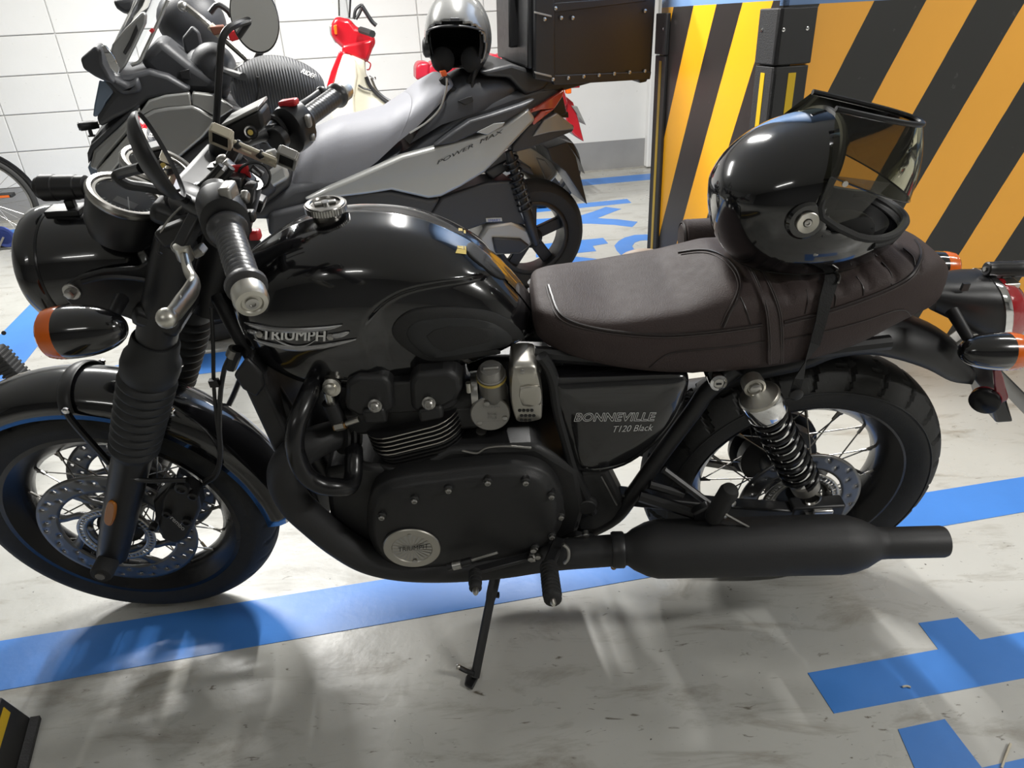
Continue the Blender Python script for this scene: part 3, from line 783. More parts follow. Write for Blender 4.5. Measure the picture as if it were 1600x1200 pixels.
# badge: chrome bars and raised name
def chrome_bar(pts, r, name='badge_bar', mat='badge_silver'):
    P = [onT(px, py, .003) for px, py in pts]; P = smooth_path(P, 4); m = len(P)
    rr = [max(.0006, r*min(1, 1.1*math.sin(PI*(i+.3)/(m-.4))**.6)) for i in range(m)]
    return MB().tube(P, rr, 8).build(name, mat, bike)
chrome_bar([(384, 503), (400, 508), (430, 514), (470, 515), (510, 512), (535, 507)], .0042)
chrome_bar([(399, 529), (420, 536), (450, 542), (480, 543), (520, 537), (557, 529)], .0042)
chrome_bar([(389, 515), (398, 518), (405, 520)], .004); chrome_bar([(514, 524), (530, 523), (546, 518)], .004)
chrome_bar([(426, 525), (440, 534), (460, 540), (480, 538), (494, 530)], .0012, 'badge_swoosh')
decal_text('TRIUMPH', BK, TB, (410, 529), (508, 532), (1, -16), 'badge_lettering', 'badge_silver', bike, lift=.0035)
decal_text('TRIUMPH', BK, TB, (411.2, 529), (509.2, 532), (1, -16), 'badge_lettering_edge', 'badge_silver', bike, lift=.0035)
for px, py in ((407, 521), (517, 525)):
    MB().lathe([(.006, 0), (.006, .003), (.003, .004)], onT(px, py, .002), (0, -1, .2), 6).build('badge_screw', 'bolt', bike)
# rear tank strip, sticker
pad([(728, 386), (734, 379), (745, 385), (764, 404), (782, 424), (789, 437), (774, 433), (750, 414), (732, 399)], 'tank_rear_pad', 'rubber', bike, TB, .003, n=2)
decal_text('Bonneville', BK, TB, (752, 406), (757, 394), (5, 2), 'tank_pad_lettering', 'black_print', bike, lift=.005)
sk = MB(); sk.add([onT(*q, .0012) for q in ((711, 396), (728, 398), (728, 391), (714, 389))], [(0, 1, 2, 3)]); sk.build('tank_sticker', 'badge_yellow', bike)
for a, b, c, d in (((714, 388), (724, 390), (722, 358), (716, 357)), ((725, 390), (728, 391), (727, 361), (724, 360))):
    MB().add([onT(*q, .0012) for q in (a, b, c, d)], [(0, 1, 2, 3)]).build('tank_sticker', 'badge_yellow', bike)
# filler cap
cp0 = L(511, 333, 0); fcn = V((.02, 0, 1)).normalized()
fc = empty('filler_cap', None, bike)
prof = [(.024, -.012), (.025, .003), (.031, .005)]
MB().lathe(prof+[(.033, .007), (.033, .015), (.031, .018), (.025, .019), (.0235, .016), (.0, .016)], cp0, fcn, 60).build('cap_body', 'dark_chrome', fc)
kn = MB(); gx, gy, _ = basis(fcn)
for k in range(48):
    a = 2*PI*k/48; d = gx*math.cos(a)+gy*math.sin(a); kn.bar(cp0+d*.0332+fcn*.006, cp0+d*.0332+fcn*.016, .003, .002, d)
kn.build('cap_knurl', 'steel', fc)
MB().box(cp0+fcn*.018, (.036, .010, .005), Matrix.Rotation(.3, 3, 'Z')).build('cap_latch', 'steel', fc, bev=.002)
MB().lathe([(.007, .016), (.007, .020), (.006, .021), (0, .021)], cp0, fcn, 16).build('key_lock', 'chrome', fc)
# ---- seat
st_low = [L(*q, -.13) for q in ((838, 535), (870, 556), (950, 573), (1050, 580), (1150, 579), (1230, 572), (1300, 556), (1370, 525), (1430, 488))]
st_top = [L(*q, .06) for q in ((855, 443), (900, 431), (1007, 407), (1087, 389), (1113, 383))]
st_mid = [L(*q, -.10) for q in ((850, 445), (880, 505), (1000, 522), (1100, 520), (1190, 508), (1240, 500), (1330, 470), (1420, 420))]
print('seat low', [(round(p.x, 3), round(p.z, 3)) for p in st_low]); print('seat top', [(round(p.x, 3), round(p.z, 3)) for p in st_top]); print('seat mid', [(round(p.x, 3), round(p.z, 3)) for p in st_mid])
SEAT = Surf([(.172, .05, .775, .800), (.178, .075, .765, .815), (.195, .095, .755, .819), (.24, .118, .742, .817), (.30, .132, .728, .820), (.38, .138, .714, .830), (.45, .139, .708, .840), (.52, .137, .706, .850), (.60, .132, .709, .857), (.68, .126, .722, .861), (.74, .119, .742, .867), (.79, .108, .764, .873), (.83, .094, .775, .872), (.865, .075, .778, .862), (.89, .052, .780, .842), (.905, .028, .785, .812)],
            [(0, .02), (.55, .01), (.90, .0), (.97, .04), (1.0, .18), (1.0, .40), (.985, .60), (.93, .80), (.84, .91), (.66, .965), (.36, .99), (0, 1)])
PLEATS = [.575, .62, .665, .71, .755, .80]
def seat_warp(p):
    q = p.copy()
    w_, zb, zt = SEAT.at(p.x)[:3]
    h = (p.z-zb)/(zt-zb)
    if h > .85 and .50 < p.x < .90:            # pleats across the passenger half
        for c in PLEATS: q.z -= .0055*math.exp(-((p.x-c-.10*(abs(p.y)/.13)**2*.2)/.0055)**2)
    if h > .75:                                # dished rider half
        q.z -= .012*sstep((p.x-.22)/.1)*sstep((.47-p.x)/.06)*(1-min(1, (abs(p.y)/.14)**2))
        q.z += .010*math.exp(-((p.x-.50)/.03)**2)*(1-min(1, (abs(p.y)/.14)**2))
    return q
smb = SEAT.mb(170, 5, seat_warp); SB = smb.bvh()
seat = empty('seat', None, bike)
smb.build('seat_cover', 'leather', seat, ang=70)
def onS(px, py, lift=0): return onT(px, py, lift, SB)
def seam(pts, r=.0016, name='seat_piping', mat='piping', lift=.0005, n=5):
    P = [onS(*q, lift) for q in pts]; return MB().tube(smooth_path(P, n), r, 6).build(name, mat, seat)
seam([(857, 446), (862, 462), (872, 487), (892, 502), (930, 513), (980, 520), (1040, 523), (1100, 519), (1150, 513), (1190, 507)], .0028)
seam([(853, 448), (858, 466), (868, 491), (888, 506), (928, 517), (980, 524), (1040, 527), (1100, 523), (1150, 517), (1190, 511)], .0012, 'seat_stitching', 'stitch')
seam([(1060, 395), (1090, 391), (1112, 393), (1135, 404), (1152, 423), (1158, 445), (1152, 468), (1140, 490), (1130, 511)], .0024)
seam([(1064, 398), (1090, 395), (1110, 397), (1131, 408), (1147, 426), (1153, 446), (1147, 467), (1135, 488), (1126, 509)], .001, 'seat_stitching', 'stitch')
seam([(1157, 465), (1165, 483), (1173, 506)], .0014)
seam([(1015, 574), (1030, 561), (1050, 551), (1090, 546), (1150, 540), (1195, 533)], .0013, 'seat_stitching')
seam([(1225, 503), (1290, 486), (1350, 466), (1400, 445), (1425, 428), (1438, 405), (1438, 388), (1430, 375)], .0028)
seam([(1225, 508), (1290, 491), (1350, 471), (1402, 449), (1428, 431), (1442, 407)], .001, 'seat_stitching', 'stitch')
seam([(1226, 530), (1290, 517), (1350, 501), (1395, 486), (1415, 485), (1424, 494)], .0013, 'seat_stitching')
for a in ([(1260, 452), (1262, 470), (1258, 490)], [(1296, 448), (1305, 462), (1304, 478)], [(1338, 432), (1348, 448), (1349, 462)], [(1378, 410), (1392, 428), (1393, 445)], [(1412, 388), (1427, 402), (1430, 418)]):
    seam(a, .0012, 'pleat_seam')
# seat strap
def strap(c0, c1, wd, name, mat, lift):
    mb = MB(); rings = []
    for (ax, ay), (bx, by) in zip(c0, c1):
        a, b = onS(ax, ay, lift), onS(bx, by, lift); rings.append([onS(ax, ay, -.002), a, a*.5+b*.5, b, onS(bx, by, -.002)])
    mb.loft(rings, closed=False, cap=False); return mb.build(name, mat, seat, ang=60)
sl = smooth_path([V((a, b, 0)) for a, b in ((1152, 402), (1166, 418), (1180, 445), (1192, 480), (1197, 520), (1198, 566))], 5)
sr_ = smooth_path([V((a, b, 0)) for a, b in ((1188, 420), (1199, 436), (1211, 462), (1220, 490), (1223, 525), (1223, 564))], 5)
strap([(p.x, p.y) for p in sl], [(p.x, p.y) for p in sr_], .03, 'grab_strap', 'leather_pleat', .005)
for off in (3, 8):
    seam([(p.x+off*.55, p.y) for p in sl[::5]], .001, 'strap_stitching', 'stitch', .0055); seam([(p.x-off*.55, p.y) for p in sr_[::5]], .001, 'strap_stitching', 'stitch', .0055)
# ---- side panel
spo = [(860, 600), (872, 593), (960, 588), (1050, 584), (1074, 588), (1078, 602), (1068, 638), (1045, 675), (1010, 708), (975, 730), (935, 740), (905, 738), (893, 722), (880, 680), (868, 640)]
for sy in (-1, 1):
    pts = smooth_path([V((L(px, py, -.135).x, 0, L(px, py, -.135).z)) for px, py in spo], 3, True); c = sum(pts, V((0, 0, 0)))/len(pts)
    mb = MB(); rings = []
    for sc, y in ((1.0, .095), (1.0, .122), (.985, .131), (.94, .138), (.8, .143), (.5, .147), (.05, .148)):
        rings.append([V((c.x+(p.x-c.x)*sc, sy*y, c.z+(p.z-c.z)*sc)) for p in pts])
    mb.loft(rings, True, False); mb.f.append(tuple(range(len(mb.v)-len(pts), len(mb.v))))
    sp_o = mb.build('side_panel', 'paint_black', bike, ang=50)
    if sy < 0: SPB = mb.bvh()
# outlined model name: thin strokes along the letter edges
vs_, fs_, es_ = text_mesh('BONNEVILLE', 1, space=1.05, bold=.02, shear=.15)
cnt = {}
for f in fs_:
    for i in range(len(f)):
        k = tuple(sorted((f[i], f[(i+1) % len(f)]))); cnt[k] = cnt.get(k, 0)+1
mb = MB(); A0, A1, AU = V((897, 658)), V((1023, 657)), V((2, -13))
def spx(v): q = A0+(A1-A0)*v.x+AU*v.y; return onT(q.x, q.y, .001, SPB)
for (a, b), n_ in cnt.items():
    if n_ == 1 and (vs_[a]-vs_[b]).length > 1e-4: mb.bar(spx(vs_[a]), spx(vs_[b]), .0011, .0006, (0, 1, 0))
mb.build('panel_lettering', 'white_print', bike)
decal_text('T120 Black', BK, SPB, (957, 675), (1019, 672), (2, -10), 'panel_lettering', 'white_print', bike, lift=.001, shear=.2)
# ---- seat lock
lk = empty('seat_lock', None, bike); p = L(1122, 597, -.135)
MB().lathe([(.015, -.02), (.016, 0), (.015, .004), (.010, .006), (.009, .003), (0, .003)], p, (0, -1, .15), 24).build('lock_ring', 'chrome', lk)
MB().lathe([(.009, .002), (.0085, .005), (0, .005)], p, (0, -1, .15), 16).build('lock_barrel', 'steel', lk)
MB().box(p+V((0, -.0055, .0)), (.009, .002, .003)).build('key_slot', 'black_print', lk)
# ---- handlebar
BX, BZ = -.171, 1.057
bp_ = [(-.345, 0, 1.03), (-.345, .075, 1.03), (-.338, .115, 1.045), (-.318, .165, 1.073), (-.285, .215, 1.083), (-.245, .275, 1.074), (BX, .385, BZ)]
bl_ = [(-.345, 0, 1.03), (-.345, -.075, 1.03), (-.336, -.115, 1.048), (-.312, -.165, 1.078), (-.268, -.215, 1.087), (-.219, -.26, 1.082), (-.166, -.385, 1.056)]
br_ = [(-.345, 0, 1.03), (-.345, .075, 1.03), (-.338, .115, 1.040), (-.318, .165, 1.050), (-.28, .215, 1.049), (-.242, .26, 1.048), (-.185, .385, 1.063)]
path = smooth_path([V(p) for p in reversed(bl_[1:])]+[V(p) for p in br_], 5)
MB().tube(path, .0125, 14).build('handlebar', 'satin_black', bike)
for sy in (-1, 1):
    MB().box((-.345, sy*.045, 1.02), (.04, .03, .05)).build('bar_riser', 'satin_black', bike, bev=.006)
    MB().box((-.345, sy*.045, 1.046), (.045, .032, .012)).build('bar_clamp', 'satin_black', bike, bev=.004)
    for dx in (-.013, .013): MB().lathe([(.0045, 0), (.0045, .004)], (-.345+dx, sy*.045, 1.052), (0, 0, 1), 8).build('clamp_bolt', 'bolt', bike)
def gp(t, sy):   # point on grip axis, t metres inboard from bar end
    a, b = (V(bl_[6]), V(bl_[5])) if sy < 0 else (V(br_[6]), V(br_[5])); return a+(b-a).normalized()*t, (b-a).normalized()
for sy in (-1, 1):
    e = empty('grip', None, bike); p, d = gp(0, sy)
    prof = [(.017, .0), (.0235, .002), (.0240, .008), (.0195, .013)]
    for k in range(12): z0 = .015+k*.0082; prof += [(.0178, z0), (.0186, z0+.003), (.0178, z0+.0075)]
    prof += [(.020, .117), (.0245, .120), (.025, .126), (.020, .130)]
    MB().lathe(prof, p, d, 26).build('grip_rubber', 'handgrip', e, ang=60)
    MB().lathe([(.012, .004), (.0155, -.001), (.0195, -.006), (.0198, -.022), (.0175, -.028), (.0125, -.029), (.011, -.0265), (.0, -.0265)], p, d, 30).build('bar_end_weight', 'lever_silver', e)
    MB().lathe([(.0075, -.026), (.0075, -.029), (.004, -.0295), (.0035, -.027), (0, -.027)], p, d, 16).build('bar_end_screw', 'steel', e)
    # switch housing
    sw = empty('switch_housing', None, bike); c, d = gp(.155, sy)
    up = V((0, 0, 1)); up = (up-d*up.dot(d)).normalized(); fw = d.cross(up).normalized()
    if fw.x > 0: fw = -fw
    mb = MB(); rings = []
    for t, s in ((-.024, .80), (-.021, .97), (-.012, 1.0), (.012, 1.0), (.019, .96), (.022, .80)):
        rings.append([c+d*t+(fw*math.cos(a)*.030+up*(math.sin(a)*.034+(.005 if math.sin(a) > 0 else -.006)))*s*(1.12 if sy > 0 else 1) for a in [2*PI*k/24 for k in range(24)]])
    mb.loft(rings).build('switch_body', 'satin_black', sw, ang=50)
    back = -fw
    if sy < 0:
        MB().box(c+up*.034+back*.014+d*-.004, (.016, .032, .020)).build('toggle', 'alu_grey', sw, bev=.004)
        MB().box(c+back*.031+up*.000+d*-.012, (.012, .016, .014)).build('button', 'satin_black', sw, bev=.003)
        MB().box(c+back*.030+up*-.024+d*-.018, (.015, .014, .013)).build('horn_button', 'red_plastic', sw, bev=.003)
        MB().bar(c+back*.029+up*.014, c+back*.035+up*.020+d*.012, .010, .012).build('dip_switch', 'alu_grey', sw, bev=.003)
        for k in range(2): MB().lathe([(.0022, 0), (.0022, .001)], c+back*.0315+up*(.008-.006*k)+d*-.014, back, 10).build('switch_mark', 'white_print', sw)
    else:
        MB().bar(c+up*.043+fw*.012+d*.004, c+up*.047+back*.022+d*-.004, .020, .012).build('kill_switch', 'red_plastic', sw, bev=.004)
        MB().box(c+back*.033+up*.012+d*-.004, (.012, .018, .022)).build('starter_button', 'alu_grey', sw, bev=.004)
        MB().box(c+back*.031+up*-.020+d*-.006, (.010, .014, .014)).build('mode_button', 'alu_grey', sw, bev=.004)
    # lever clamp + lever
    c2, _ = gp(.205, sy); cl = empty('lever_assembly', None, bike)
    MB().lathe([(.021, -.010), (.021, .010)], c2, d, 20).build('lever_clamp', 'satin_black', cl, bev=.003)
    piv = c2+fw*.045+d*-.012+up*-.004
    if sy < 0: piv = L(287, 393, -.243)
    MB().bar(c2+fw*.012, piv+fw*.006, .022, .016, up).build('lever_perch', 'satin_black', cl, bev=.004)
    MB().lathe([(.010, -.012), (.011, -.010), (.011, .010), (.0075, .012)], piv, up, 18).build('lever_pivot', 'lever_silver' if sy < 0 else 'satin_black', cl)
    e0, _ = gp(-.012, sy); e1, _ = gp(.085, sy); e2, _ = gp(.135, sy)
    if sy < 0: lp = [piv, L(294, 422, -.268), L(303, 440, -.29), L(298, 455, -.315), L(283, 475, -.35), L(272, 489, -.372), L(261, 497, -.388)]
    else: lp = [piv, e2+fw*.062-up*.004, e1+fw*.055-up*.006, gp(.04, sy)[0]+fw*.050-up*.006, e0+fw*.050-up*.004]
    P = smooth_path(lp, 5); m = len(P); mb = MB()
    mb.tube(P, [.0095+.0030*math.sin(PI*i/m) for i in range(m)], 12, flat=.6, up=up)
    mb.sphere(P[-1], .0125, 14, 10); mb.build('lever', 'lever_silver' if sy < 0 else 'satin_black', cl)
    if sy < 0: MB().lathe([(.004, -.003), (.004, .003)], lp[4]+up*.008, up, 10).build('lever_detail', 'steel', cl)
# lever perch cover and knuckle on clutch side
MB().bar(L(252, 372, -.20), L(320, 345, -.20), .024, .026, (0, 0, 1)).build('clutch_perch', 'satin_black', bike, bev=.005)
MB().lathe([(.010, -.004), (.012, 0), (.012, .005), (.009, .008)], L(283, 387, -.225), V((.1, -.3, 1)), 18).build('cable_adjuster', 'lever_silver', bike)
MB().bar(L(305, 395, -.225), L(318, 388, -.225), .02, .012).build('perch_block', 'alu_grey', bike, bev=.002)
MB().tube(smooth_path([L(*q, -.21) for q in ((256, 371), (250, 366), (262, 345), (276, 330), (285, 322))], 5), .0015, 6).build('wire_clip', 'steel', bike)
MB().tube(smooth_path([L(*q, -.20) for q in ((253, 374), (248, 385), (247, 393), (252, 398))], 5), .0025, 6).build('hose_loop', 'satin_black', bike)
# ---- mirrors
def mirror(c, n, up, rx, ry, stem, name, thick=.016):
    e = empty(name, None, bike); c = V(c); n = V(n).normalized(); x, y, _ = basis(n, up)
    MB().lathe([(.0, -thick), (.35, -thick*.98), (.7, -thick*.72), (.92, -thick*.3), (1.0, .0), (1.0, .0035), (.965, .0055), (.955, .003)], c, n, 40, up, 1, 1, cap=False)
    mb = MB(); b = 0; prof = [(.02, -thick), (.35, -thick*.98), (.7, -thick*.75), (.92, -thick*.35), (1.0, .0), (1.0, .004), (.965, .006), (.95, .003)]
    for r, h in prof:
        for k in range(40):
            a = 2*PI*k/40; mb.v.append(c+n*h+x*(r*rx*math.cos(a))+y*(r*ry*math.sin(a)))
    for i in range(len(prof)-1):
        for k in range(40): k2 = (k+1) % 40; mb.f.append((i*40+k, i*40+k2, (i+1)*40+k2, (i+1)*40+k))
    mb.build('mirror_shell', 'satin_black', e)
    g = MB(); g.v = [c+n*.0035+x*(.955*rx*math.cos(2*PI*k/40))+y*(.955*ry*math.sin(2*PI*k/40)) for k in range(40)]; g.f = [tuple(range(40))]
    g.build('mirror_glass', 'mirror', e, ang=0)
    MB().tube(smooth_path(stem, 6), .0062, 10).build('mirror_stem', 'satin_black', e)
    return e
# left-hand mirror: nearly edge-on to the viewer
mc = L(246, 246, -.33); a_, b_ = L(209, 181, -.33), L(283, 316, -.33); upv = (a_-b_).normalized()
vd = BK.d(246, 246).normalized(); mn = vd.cross(upv).normalized()
if mn.x < 0: mn = -mn
mn = (mn*.99-vd*.16).normalized()
ryl = (a_-b_).length/2
el = L(186, 279, -.27)
mirror(mc, mn, upv, .046, ryl, [L(318, 338, -.20), L(300, 318, -.21), L(275, 303, -.225), L(230, 293, -.25), L(200, 288, -.265), el+V((-.002, 0, .002)), L(192, 270, -.275), L(222, 262, -.315)], 'left_mirror', .018)
mc = L(398, 28, .34); mn = V((.36, -.86, .36)); upv = V((.10, 0, 1))
mirror(mc, mn, upv, .042, .060, [L(336, 222, .20), L(338, 190, .205), L(341, 140, .21), L(344, 90, .22), L(347, 62, .225), L(356, 46, .24), L(372, 37, .27), L(388, 32, .325)], 'right_mirror')
# ---- brake reservoir on the right bar
rs = empty('brake_reservoir', None, bike)
rp = [(345, 200), (398, 172), (407, 174), (414, 200), (388, 224), (352, 226), (343, 214)]
MB().prism([L(px, py, .125) for px, py in rp], (0, .055, 0)).build('reservoir_body', 'satin_black', rs, bev=.006)
MB().bar(L(346, 199, .18)+V((0, 0, .004)), L(402, 172, .18)+V((0, 0, .004)), .006, .0)
q0, q1 = L(346, 201, .12), L(404, 172, .12)
MB().prism([q0, q1, q1+V((0, .065, 0)), q0+V((0, .065, 0))], (0, 0, .006)).build('reservoir_lid', 'grey_paint', rs, bev=.002)  # grey instead of black puts the lid's white reflections into its colour
ec = L(392, 206, .1235)
for r, mt, h in ((.0125, 'satin_black', .002), (.0105, 'chrome', .003), (.0078, 'black_print', .0035), (.0045, 'badge_yellow', .004)):
    MB().lathe([(r, 0), (r, h)], ec, (.05, -1, .05), 24).build('reservoir_emblem', mt, rs)
MB().tube(smooth_path([L(405, 190, .22), L(425, 183, .22), L(440, 195, .22), L(448, 215, .22)], 5), .006, 8).build('reservoir_hose', 'satin_black', rs)
# ---- phone holder across the bars
ph = empty('phone_holder', None, bike)
h0, h1 = L(352, 225, .02), L(432, 259, .02)
dv = (h1-h0).normalized(); hu = V((0, -.55, .83)); hu = (hu-dv*hu.dot(dv)).normalized(); hn = dv.cross(hu)
for k, off in ((0, .0), (1, .016)):
    MB().bar(h0+hu*off+dv*.012, h1+hu*off, .010, .006, hn).build('holder_rail', 'beige', ph, bev=.002)
for t in (.28, .55, .8): MB().bar(h0+(h1-h0)*t-hu*.003, h0+(h1-h0)*t+hu*.020, .007, .005, hn).build('holder_rung', 'beige', ph, bev=.0015)
for t in (.18, .62): MB().bar(h0+(h1-h0)*t+hu*.016, h0+(h1-h0)*(t+.12)+hu*.012, .014, .012, hn).build('holder_slider', 'satin_black', ph, bev=.003)
def jaw(c, col, s=1):
    m1 = MB(); cc = V(c); w_ = .017*s; hh = .021*s
    for a, b in ((-1, 1), (1, 1)): m1.bar(cc+hu*(-hh)+dv*(a*w_), cc+hu*hh+dv*(a*w_), .005, .016, hn)
    for a in (-1, 1): m1.bar(cc+dv*(-w_)+hu*(a*hh), cc+dv*w_+hu*(a*hh), .005, .016, hn)
    m1.build('holder_jaw', col, ph, bev=.0015)
    MB().bar(cc+hn*.004-dv*w_, cc+hn*.004+dv*w_, hh*1.9, .002, hn).build('jaw_pad', 'foam_black', ph)
jaw(L(346, 214, .02), 'beige', .85); jaw(L(449, 247, .02), 'alu_grey', .8)
MB().bar(L(420, 235, .03), L(426, 245, .03), .02, .012, hn).build('holder_block', 'white_print', ph, bev=.002)
MB().tube([L(368, 232, .04), L(352, 262, .03)], .009, 10).build('holder_arm', 'satin_black', ph)
MB().sphere(L(350, 254, .03), .013, 12, 8).build('holder_ball', 'alu_grey', ph)
for i, q in enumerate(('CO', 'DE')):
    pass
hb = MB().add([h0-hn*.0035-hu*.01, h1-hn*.0035-hu*.01, h1-hn*.0035+hu*.01, h0-hn*.0035+hu*.01], [(0, 1, 2, 3)]).bvh()
decal_text('CO-23', BK, hb, (414, 254), (427, 259), (1, -5), 'holder_lettering', 'black_print', ph, lift=.002)
# ---- ignition, cables, wiring behind the headlight
wr_ = empty('bar_wiring', None, bike)
MB().lathe([(.020, -.03), (.021, 0), (.017, .006), (.008, .007)], L(345, 283, .0), (.1, -.2, 1), 20).build('ignition_lock', 'satin_black', wr_)
MB().box(L(376, 268, .0), (.028, .006, .022)).build('key_head', 'red_plastic', wr_, bev=.002)
rgc = L(398, 275, -.0)
MB().tube([rgc+V((.024*math.cos(t), .004*math.sin(2*t), .021*math.sin(t))) for t in [2*PI*k/28 for k in range(28)]], .0022, 6, closed=True).build('key_ring', 'satin_black', wr_)
MB().bar(L(392, 262, 0), L(410, 274, 0), .022, .003).build('key_tag', 'black_print', wr_)
MB().bar(L(350, 252, .01), L(372, 272, .01), .02, .012).build('wire_joint', 'alu_grey', wr_, bev=.003)
for k, pts in enumerate(([(300, 300), (325, 280), (345, 258)], [(305, 306), (330, 292), (352, 275), (362, 262)], [(320, 312), (345, 300), (360, 310), (378, 295)], [(330, 325), (350, 305), (370, 318), (395, 300), (402, 280)], [(340, 330), (365, 322), (385, 318), (400, 310)], [(310, 330), (330, 318), (352, 322), (368, 330)])):
    y0 = -.06+.025*k
    MB().tube(smooth_path([L(*q, y0) for q in pts], 5), .004+.0015*(k % 3), 8).build('cable', 'satin_black', wr_)
MB().cyl(L(330, 282, -.03), L(350, 262, -.03), .009, 12).build('connector', 'alu_grey', wr_)
for q in ((338, 318), (356, 300), (372, 310), (390, 300), (366, 288), (384, 285), (400, 315), (330, 300)):
    MB().box(L(*q, random.uniform(-.03, .06)), (random.uniform(.015, .035), .03, random.uniform(.015, .03)), Matrix.Rotation(random.uniform(-.6, .6), 3, 'Y')).build('wiring_block', 'satin_black', wr_, bev=.003)
# brake hoses down to the calipers, clutch cable
for k, pts in enumerate(([(330, 480), (333, 540), (334, 600), (338, 650), (343, 700), (338, 735), (318, 752)], [(358, 560), (350, 580), (344, 620), (343, 670), (345, 710), (338, 742), (318, 757)], [(372, 545), (366, 560), (360, 575)])):
    MB().tube(smooth_path([L(*q, -.085) for q in pts], 6), (.0035, .0045, .010)[k], 8).build('brake_hose', 'satin_black', bike)
MB().box(L(335, 598, -.09), (.016, .01, .014)).build('hose_clip', 'satin_black', bike)
MB().cyl(L(367, 545, -.085), L(362, 556, -.085), .011, 12).build('hose_union', 'alu_grey', bike)
MB().tube(smooth_path([L(*q, .10) for q in ((376, 590), (366, 615), (356, 636))], 4), .006, 8).build('brake_hose', 'satin_black', bike)
# ---- radiator and frame
def PL(pts, y): return [L(a, b, y) for a, b in pts]
r0, r1 = L(383, 588, -.125), L(500, 830, -.125)
rd = empty('radiator', None, bike)
ro = [(368, 582), (392, 560), (408, 585), (510, 815), (492, 835), (470, 800)]
MB().prism([V((p.x, -.135, p.z)) for p in PL([(372, 588), (390, 560), (404, 580), (512, 818), (496, 838), (474, 806)], -.135)], (0, .27, 0)).build('radiator_core', 'engine_black', rd, bev=.006)
for sy in (-1, 1): MB().prism([V((p.x, sy*.135, p.z)) for p in PL([(366, 584), (386, 556), (410, 580), (416, 600), (402, 618), (380, 605)], -.14)], (0, sy*.012, 0)).build('radiator_tank', 'satin_black', rd, bev=.005)
for k in range(3):
    a, b = L(400+14*k, 588-6*k, -.12+.03*k), L(475+16*k, 770-8*k, -.12+.03*k)
    MB().tube([a, b], .007, 8).build('frame_cable', 'satin_black', bike)
fr_ = empty('frame', None, bike)
for sy in (-1, 1):
    MB().tube(smooth_path([V((-.37, sy*.02, .85)), V((-.33, sy*.06, .76)), V((-.27, sy*.10, .60)), V((-.18, sy*.12, .30)), V((-.13, sy*.12, .235)), V((.0, sy*.12, .22)), V((.18, sy*.12, .24)), V((.25, sy*.12, .30))], 6), .016, 12).build('down_tube', 'satin_black', fr_)
    tb = [L(*q, -.118) for q in ((1150, 575), (1105, 612), (1085, 640), (1040, 700), (990, 770), (960, 808), (915, 832), (900, 840))]
    MB().tube(smooth_path([V((p.x, sy*.118, p.z)) for p in tb], 5), .016, 12).build('rear_loop_tube', 'satin_black', fr_)
    MB().tube(smooth_path([V((p.x, sy*.13, p.z)) for p in [L(*q, -.13) for q in ((846, 556), (858, 575), (866, 600), (872, 640), (885, 690), (900, 740), (925, 800))]], 5), .011, 10).build('seat_post_tube', 'satin_black', fr_)
    MB().tube([V((.17, sy*.10, .745)), V((.45, sy*.10, .70)), V((.80, sy*.09, .72))], .014, 10).build('seat_rail', 'satin_black', fr_)
MB().tube([V((-.36, 0, .84)), V((-.1, 0, .76)), V((.2, 0, .73))], .026, 14).build('backbone', 'satin_black', fr_)
# ---- crankcase and covers
en = empty('engine', None, bike)
cc = [(505, 740), (560, 730), (640, 740), (700, 705), (840, 700), (905, 740), (915, 800), (900, 850), (850, 880), (640, 892), (560, 870), (515, 820)]
pts = [(p.x, p.z) for p in PL(cc, -.15)]
MB().prism([V((x, -.145, z)) for x, z in pts], (0, .29, 0)).build('crankcase', 'engine_black', en, bev=.012)
cover = [(575, 822), (578, 790), (592, 766), (630, 752), (690, 744), (740, 738), (790, 735), (830, 738), (858, 752), (876, 780), (879, 806), (872, 835), (850, 858), (800, 872), (740, 882), (680, 890), (630, 891), (596, 876), (580, 850)]
cp2 = smooth_path([V((p.x, 0, p.z)) for p in PL(cover, -.185)], 4, True); c = sum(cp2, V((0, 0, 0)))/len(cp2)
def dome(name, outl, c, y0, steps, mat_, parent, sy=-1):
    mb = MB(); mb.loft([[V((c.x+(p.x-c.x)*s, sy*(y0+d), c.z+(p.z-c.z)*s)) for p in outl] for s, d in steps], True, False)
    n = len(outl); mb.f.append(tuple(range(len(mb.v)-n, len(mb.v)))); return mb, mb.build(name, mat_, parent, ang=45)
cvm, _ = dome('clutch_cover', cp2, c, .135, ((1.02, 0), (1.02, .036), (1.0, .040), (.975, .043), (.955, .051), (.90, .057), (.75, .061), (.45, .063), (.05, .064)), 'engine_black', en); CVB = cvm.bvh()
dome('clutch_cover', cp2, c, .135, ((1.02, 0), (1.02, .036), (.955, .050), (.75, .060), (.05, .063)), 'engine_black', en, 1)
for q in ((648, 778), (701, 762), (762, 750), (821, 750), (861, 772), (876, 804), (862, 835), (836, 853), (597, 804), (829, 870), (844, 863)):
    p = onT(*q, 0, CVB); bo = MB().lathe([(.0085, -.012), (.0085, .004), (.0065, .006)], V((p.x, min(p.y, -.172), p.z)), (0, -1, 0), 14)
    bo.build('cover_boss', 'engine_black', en)
    MB().lathe([(.0058, 0), (.0058, .006), (.0045, .0072), (.003, .0072), (.0028, .005), (0, .005)], V((p.x, min(p.y, -.172)-.004, p.z)), (0, -1, 0), 12).build('cover_bolt', 'bolt', en)
MB().tube([L(597, 770, -.178), L(597, 800, -.178)], .007, 10).build('cover_rib', 'steel', en)
